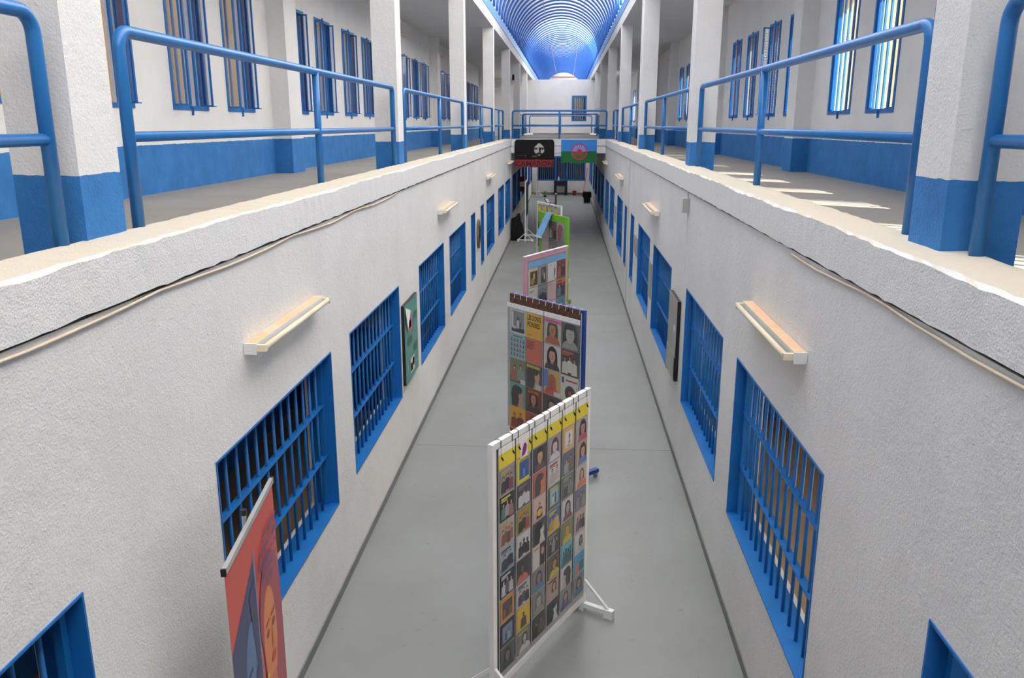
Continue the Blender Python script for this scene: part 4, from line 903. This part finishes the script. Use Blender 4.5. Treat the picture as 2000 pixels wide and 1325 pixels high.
for p in ([(0.495, 0.68), (0.53, 0.715), (0.57, 0.70), (0.585, 0.66), (0.55, 0.615), (0.51, 0.62)], [(0.64, 0.69), (0.68, 0.715), (0.735, 0.69), (0.735, 0.63), (0.70, 0.615), (0.655, 0.635)], [(0.61, 0.70), (0.655, 0.72), (0.665, 0.52), (0.62, 0.54)], [(0.545, 0.50), (0.62, 0.535), (0.71, 0.50), (0.69, 0.45), (0.56, 0.45)]): fp(p, (22, 20, 24), 0.0212)
for p in (ell(0.535, 0.66, 0.012, 0.018, 8), ell(0.685, 0.66, 0.012, 0.018, 8)): fp(p, (150, 148, 140), 0.0216)
fp([(0.44, 0.385), (0.56, 0.385), (0.56, 0.40), (0.45, 0.40)], (170, 168, 160), 0.0216); fp([(0.05, 0.43), (0.27, 0.41), (0.27, 0.416), (0.05, 0.437)], (110, 108, 104), 0.0216); fp(ell(0.28, 0.405, 0.012, 0.012, 8), (190, 186, 180), 0.0216)
fp(ell(0.62, 0.43, 0.035, 0.03, 10), (140, 138, 130), 0.0216); fp([(0.86, 0.98), (0.87, 0.98), (0.93, 0.7), (0.925, 0.7)], (60, 60, 62), 0.0216); fp(ell(0.55, 0.27, 0.01, 0.015, 8), (150, 140, 140), 0.0216)
v, f = text_polys('CAMARON'); m.add([(-1.79 + 1.39 * (0.02 + 0.96 * a), -0.0216, 2.56 + 0.96 * (0.03 + 0.19 * b)) for a, b in v], f, (44, 14, 20))
m.poly([(-1.79 + 1.39 * x, -0.0216, 2.56 + 0.96 * z) for x, z in [(0.795, 0.228), (0.81, 0.228), (0.835, 0.258), (0.812, 0.258)]], (44, 14, 20))
m.obj('print', 'print', t)
t = thing('wheel_flag', 'blue and green flag with a red spoked wheel hung on the bridge', 'flag', (0, YF, 0))
cloth('cloth', -0.15, 1.105, 2.70, 3.515, 0.0, 'wheel_flag', t, 0.05)

# ------------------------------------------------------------------ things at the far end
t = thing('gig_bag', 'black fabric bag leaning on the left wall behind the white stand', 'bag', (-1.9, 29.55, 0))
secs = [(0.0, 0.0, 0.47, 0.30), (0.12, 0.0, 0.48, 0.32), (0.35, 0.0, 0.47, 0.30), (0.55, 0.005, 0.42, 0.28), (0.68, 0.01, 0.36, 0.24), (0.78, 0.02, 0.34, 0.2), (0.84, 0.17, 0.335, 0.13), (0.95, 0.24, 0.335, 0.08)]
m = MB(); n = 14
for (z, xa, xb, dp) in secs:
    for i in range(n):
        a = 2 * PI * i / n; cc, ss = math.cos(a), math.sin(a)
        m.v.append(((xa + xb) / 2 + (xb - xa) / 2 * math.copysign(abs(cc) ** 0.6, cc), 0.17 + dp / 2 * math.copysign(abs(ss) ** 0.7, ss), z))
for k in range(len(secs) - 1):
    for i in range(n): a, b_ = k * n + i, k * n + (i + 1) % n; m.f.append([a, b_, b_ + n, a + n]); m.c.append(None)
m.f += [list(range(n))[::-1], list(range((len(secs) - 1) * n, len(secs) * n))]; m.c += [None, None]
m.obj('body', 'black_cloth', t, smooth=True)
MB().tube([(0.28, 0.14, 0.9), (0.3, 0.12, 0.965), (0.33, 0.14, 0.9)], 0.012, 8).obj('handle', 'black_plastic', t)
MB().tube([(0.1, -0.005, 0.1), (0.1, -0.02, 0.4), (0.2, 0.02, 0.68)], 0.006, 6).obj('zipper', 'wire_dark', t)
t = thing('wheelie_bin', 'black bin lined with a black bag against the far right wall', 'bin', (1.18, 44.6, 0))
m = MB(); m.v = [(-0.16, -0.17, 0.02), (0.16, -0.17, 0.02), (0.16, 0.17, 0.02), (-0.16, 0.17, 0.02), (-0.2, -0.2, 0.5), (0.2, -0.2, 0.5), (0.2, 0.2, 0.5), (-0.2, 0.2, 0.5)]
m.f = [[0, 3, 2, 1], [4, 5, 6, 7], [0, 1, 5, 4], [1, 2, 6, 5], [2, 3, 7, 6], [3, 0, 4, 7]]; m.c = [None] * 6
m.obj('body', 'black_plastic', t)
m = MB(); rg = random.Random(5)
for k, (z, e) in enumerate(((0.30, 0.225), (0.45, 0.235), (0.57, 0.22))):
    for i in range(16):
        a = 2 * PI * i / 16; q = e / max(abs(math.cos(a)), abs(math.sin(a))) * 0.98
        m.v.append((q * math.cos(a), q * math.sin(a), z + (rg.uniform(-0.06, 0.03) if k == 0 else rg.uniform(-0.01, 0.01))))
for k in range(2):
    for i in range(16): a, b_ = k * 16 + i, k * 16 + (i + 1) % 16; m.f.append([a, b_, b_ + 16, a + 16]); m.c.append(None)
m.f.append(list(range(32, 48))); m.c.append(None)
m.obj('bag_liner', 'black_cloth', t)
MB().tube([(-0.14, 0.18, 0.02), (0.14, 0.18, 0.02)], 0.02, 8).obj('axle', 'black_plastic', t)
t = thing('broom', 'broom with a red handle leaning on the far right wall', 'broom', (1.0, 49.0, 0))
MB().tube([(0.08, 0.12, 0.16), (0.32, 0.64, 1.55)], 0.018, 8).obj('handle', 'broom_red', t)
MB().box((-0.06, 0.08, 0.10), (0.22, 0.16, 0.158)).obj('head', 'broom_red', t)
MB().box((-0.05, 0.085, 0.0), (0.21, 0.155, 0.099)).obj('bristles', 'wood_grey', t)
t = thing('plant_pot', 'small dark red bucket on the floor by the far wall', 'bucket', (0.57, 49.2, 0))
m = MB().tube([(0, 0, 0.0), (0, 0, 0.20)], 0.1, 16, True, [0.09, 0.112]); m.obj('body', 'dark_red', t, smooth=False)
MB().tube([(0, 0, 0.2005), (0, 0, 0.26)], 0.125, 16, True, [0.122, 0.126]).obj('rim', 'dark_red', t)
t = thing('table', 'dark purple table with a deep apron against the far wall', 'table', (-0.63, 49.15, 0))
MB().box((0, 0, 0.78), (0.78, 0.45, 0.815)).obj('top', 'purple_paint', t)
MB().box((0.01, 0.01, 0.53), (0.77, 0.03, 0.7795)).obj('apron', 'purple_paint', t)
for x in (0.0, 0.63):
    for yy in (0.005, 0.40): MB().box((x, yy + 0.026, 0), (x + 0.15, yy + 0.045, 0.779)).obj('leg', 'purple_paint', t)
t = thing('spray_bottle', 'white spray bottle standing on the far window sill', 'bottle', (-0.37, YE - 0.05, 0.892 - 0.08))
MB().tube([(0, 0, 0.0), (0, 0, 0.17), (0, 0, 0.2)], 0.04, 12, True, [0.042, 0.042, 0.02]).obj('body', 'paper_white', t)
MB().box((-0.015, -0.05, 0.2005), (0.015, 0.02, 0.25)).obj('trigger_head', 'paper_white', t)
def music_stand(x, y, z, label, mat, tilt):
    t = thing('music_stand', label, 'music stand', (x, y, 0), tilt, 'music stands at the far end')
    MB().tube([(0, 0, 0.25), (0, 0, z)], 0.014, 8).obj('pole', 'galvanised', t)
    for k in range(3):
        a = 2 * PI * k / 3; MB().tube([(0.014 * math.cos(a), 0.014 * math.sin(a), 0.3), (0.28 * math.cos(a), 0.28 * math.sin(a), 0.008)], 0.009, 6).obj('leg', 'black_plastic', t)
    MB().add([(-0.1, -0.07, z - 0.01), (0.1, -0.07, z - 0.01), (0.1, 0.05, z + 0.12), (-0.1, 0.05, z + 0.12), (-0.1, -0.06, z - 0.02), (0.1, -0.06, z - 0.02), (0.1, 0.06, z + 0.11), (-0.1, 0.06, z + 0.11)], [(0, 1, 2, 3), (7, 6, 5, 4), (0, 4, 5, 1), (1, 5, 6, 2), (2, 6, 7, 3), (3, 7, 4, 0)]).obj('desk', 'black_plastic', t)
    MB().add([(-0.07, -0.066, z + 0.002), (0.08, -0.066, z + 0.002), (0.08, 0.04, z + 0.117), (-0.07, 0.04, z + 0.117)], [(0, 1, 2, 3)]).obj('sheet', mat, t)
music_stand(-0.62, 30.0, 1.33, 'music stand with a white sheet, seen just above the far white board', 'paper_white', 0.9)
music_stand(-0.46, 30.3, 1.18, 'music stand with a pink sheet beside the grey column speaker', 'pink_frame', -0.5)
t = thing('column_speaker', 'slim grey column speaker standing behind the far white board', 'speaker', (-0.31, 29.9, 0))
MB().box((-0.15, -0.15, 0), (0.15, 0.15, 0.3)).obj('base', 'black_plastic', t)
MB().box((-0.045, -0.05, 0.3005), (0.045, 0.05, 1.66)).obj('tower', 'grey_panel', t)
MB().box((-0.035, -0.056, 0.34), (0.035, -0.0505, 1.62)).obj('mesh_front', 'wire_dark', t)
t = thing('fire_sign', 'red and white projecting sign on the shaded left wall under the bridge', 'sign', (XL, 35.9, 1.25))
MB().box((0.002, 0, 0.41), (0.2, 0.02, 0.63)).obj('upper_panel', 'dark_red', t)
MB().box((0.002, 0, 0.2), (0.2, 0.02, 0.4095)).obj('middle_panel', 'paper_white', t)
MB().box((0.002, 0, 0.0), (0.2, 0.02, 0.1995)).obj('lower_panel', 'dark_red', t)
t = thing('potted_plant', 'low green plant on the floor beside the far left stand', 'plant', (-1.12, 47.9, 0))
MB().tube([(0, 0, 0), (0, 0, 0.1)], 0.09, 12, True, [0.07, 0.09]).obj('pot', 'dark_interior', t)
for k in range(9):
    a = 2 * PI * k / 9; r_ = 0.2 + 0.06 * (k % 3); z = 0.2 + 0.06 * (k % 2)
    d = Vector((math.cos(a), math.sin(a), 0)); q = Vector((-d.y, d.x, 0)) * 0.03; p = Vector((0, 0, 0.1))
    MB().add([p - q * 0.4, p + q * 0.4, p + d * r_ * 0.6 + q + Vector((0, 0, z)), p + d * r_ * 0.6 - q + Vector((0, 0, z)), p + d * r_ + Vector((0, 0, z * 0.7))], [(0, 1, 2, 3), (3, 2, 4)]).obj('leaf', 'leaf_green', t)
t = thing('loudspeaker', 'tiny black loudspeaker hung under the left gallery ceiling far away', 'speaker', (CL - 0.22, 39.0, 5.95))
MB().box((-0.05, 0, 0), (0.05, 0.1, 0.24)).obj('cabinet', 'black_plastic', t)
MB().box((-0.04, -0.006, 0.015), (0.04, -0.0005, 0.225)).obj('grille', 'dark_interior', t)
MB().tube([(0, 0.05, 0.2405), (0, 0.05, Z_CEIL - 5.95)], 0.006, 6).obj('bracket', 'lamp_white', t)
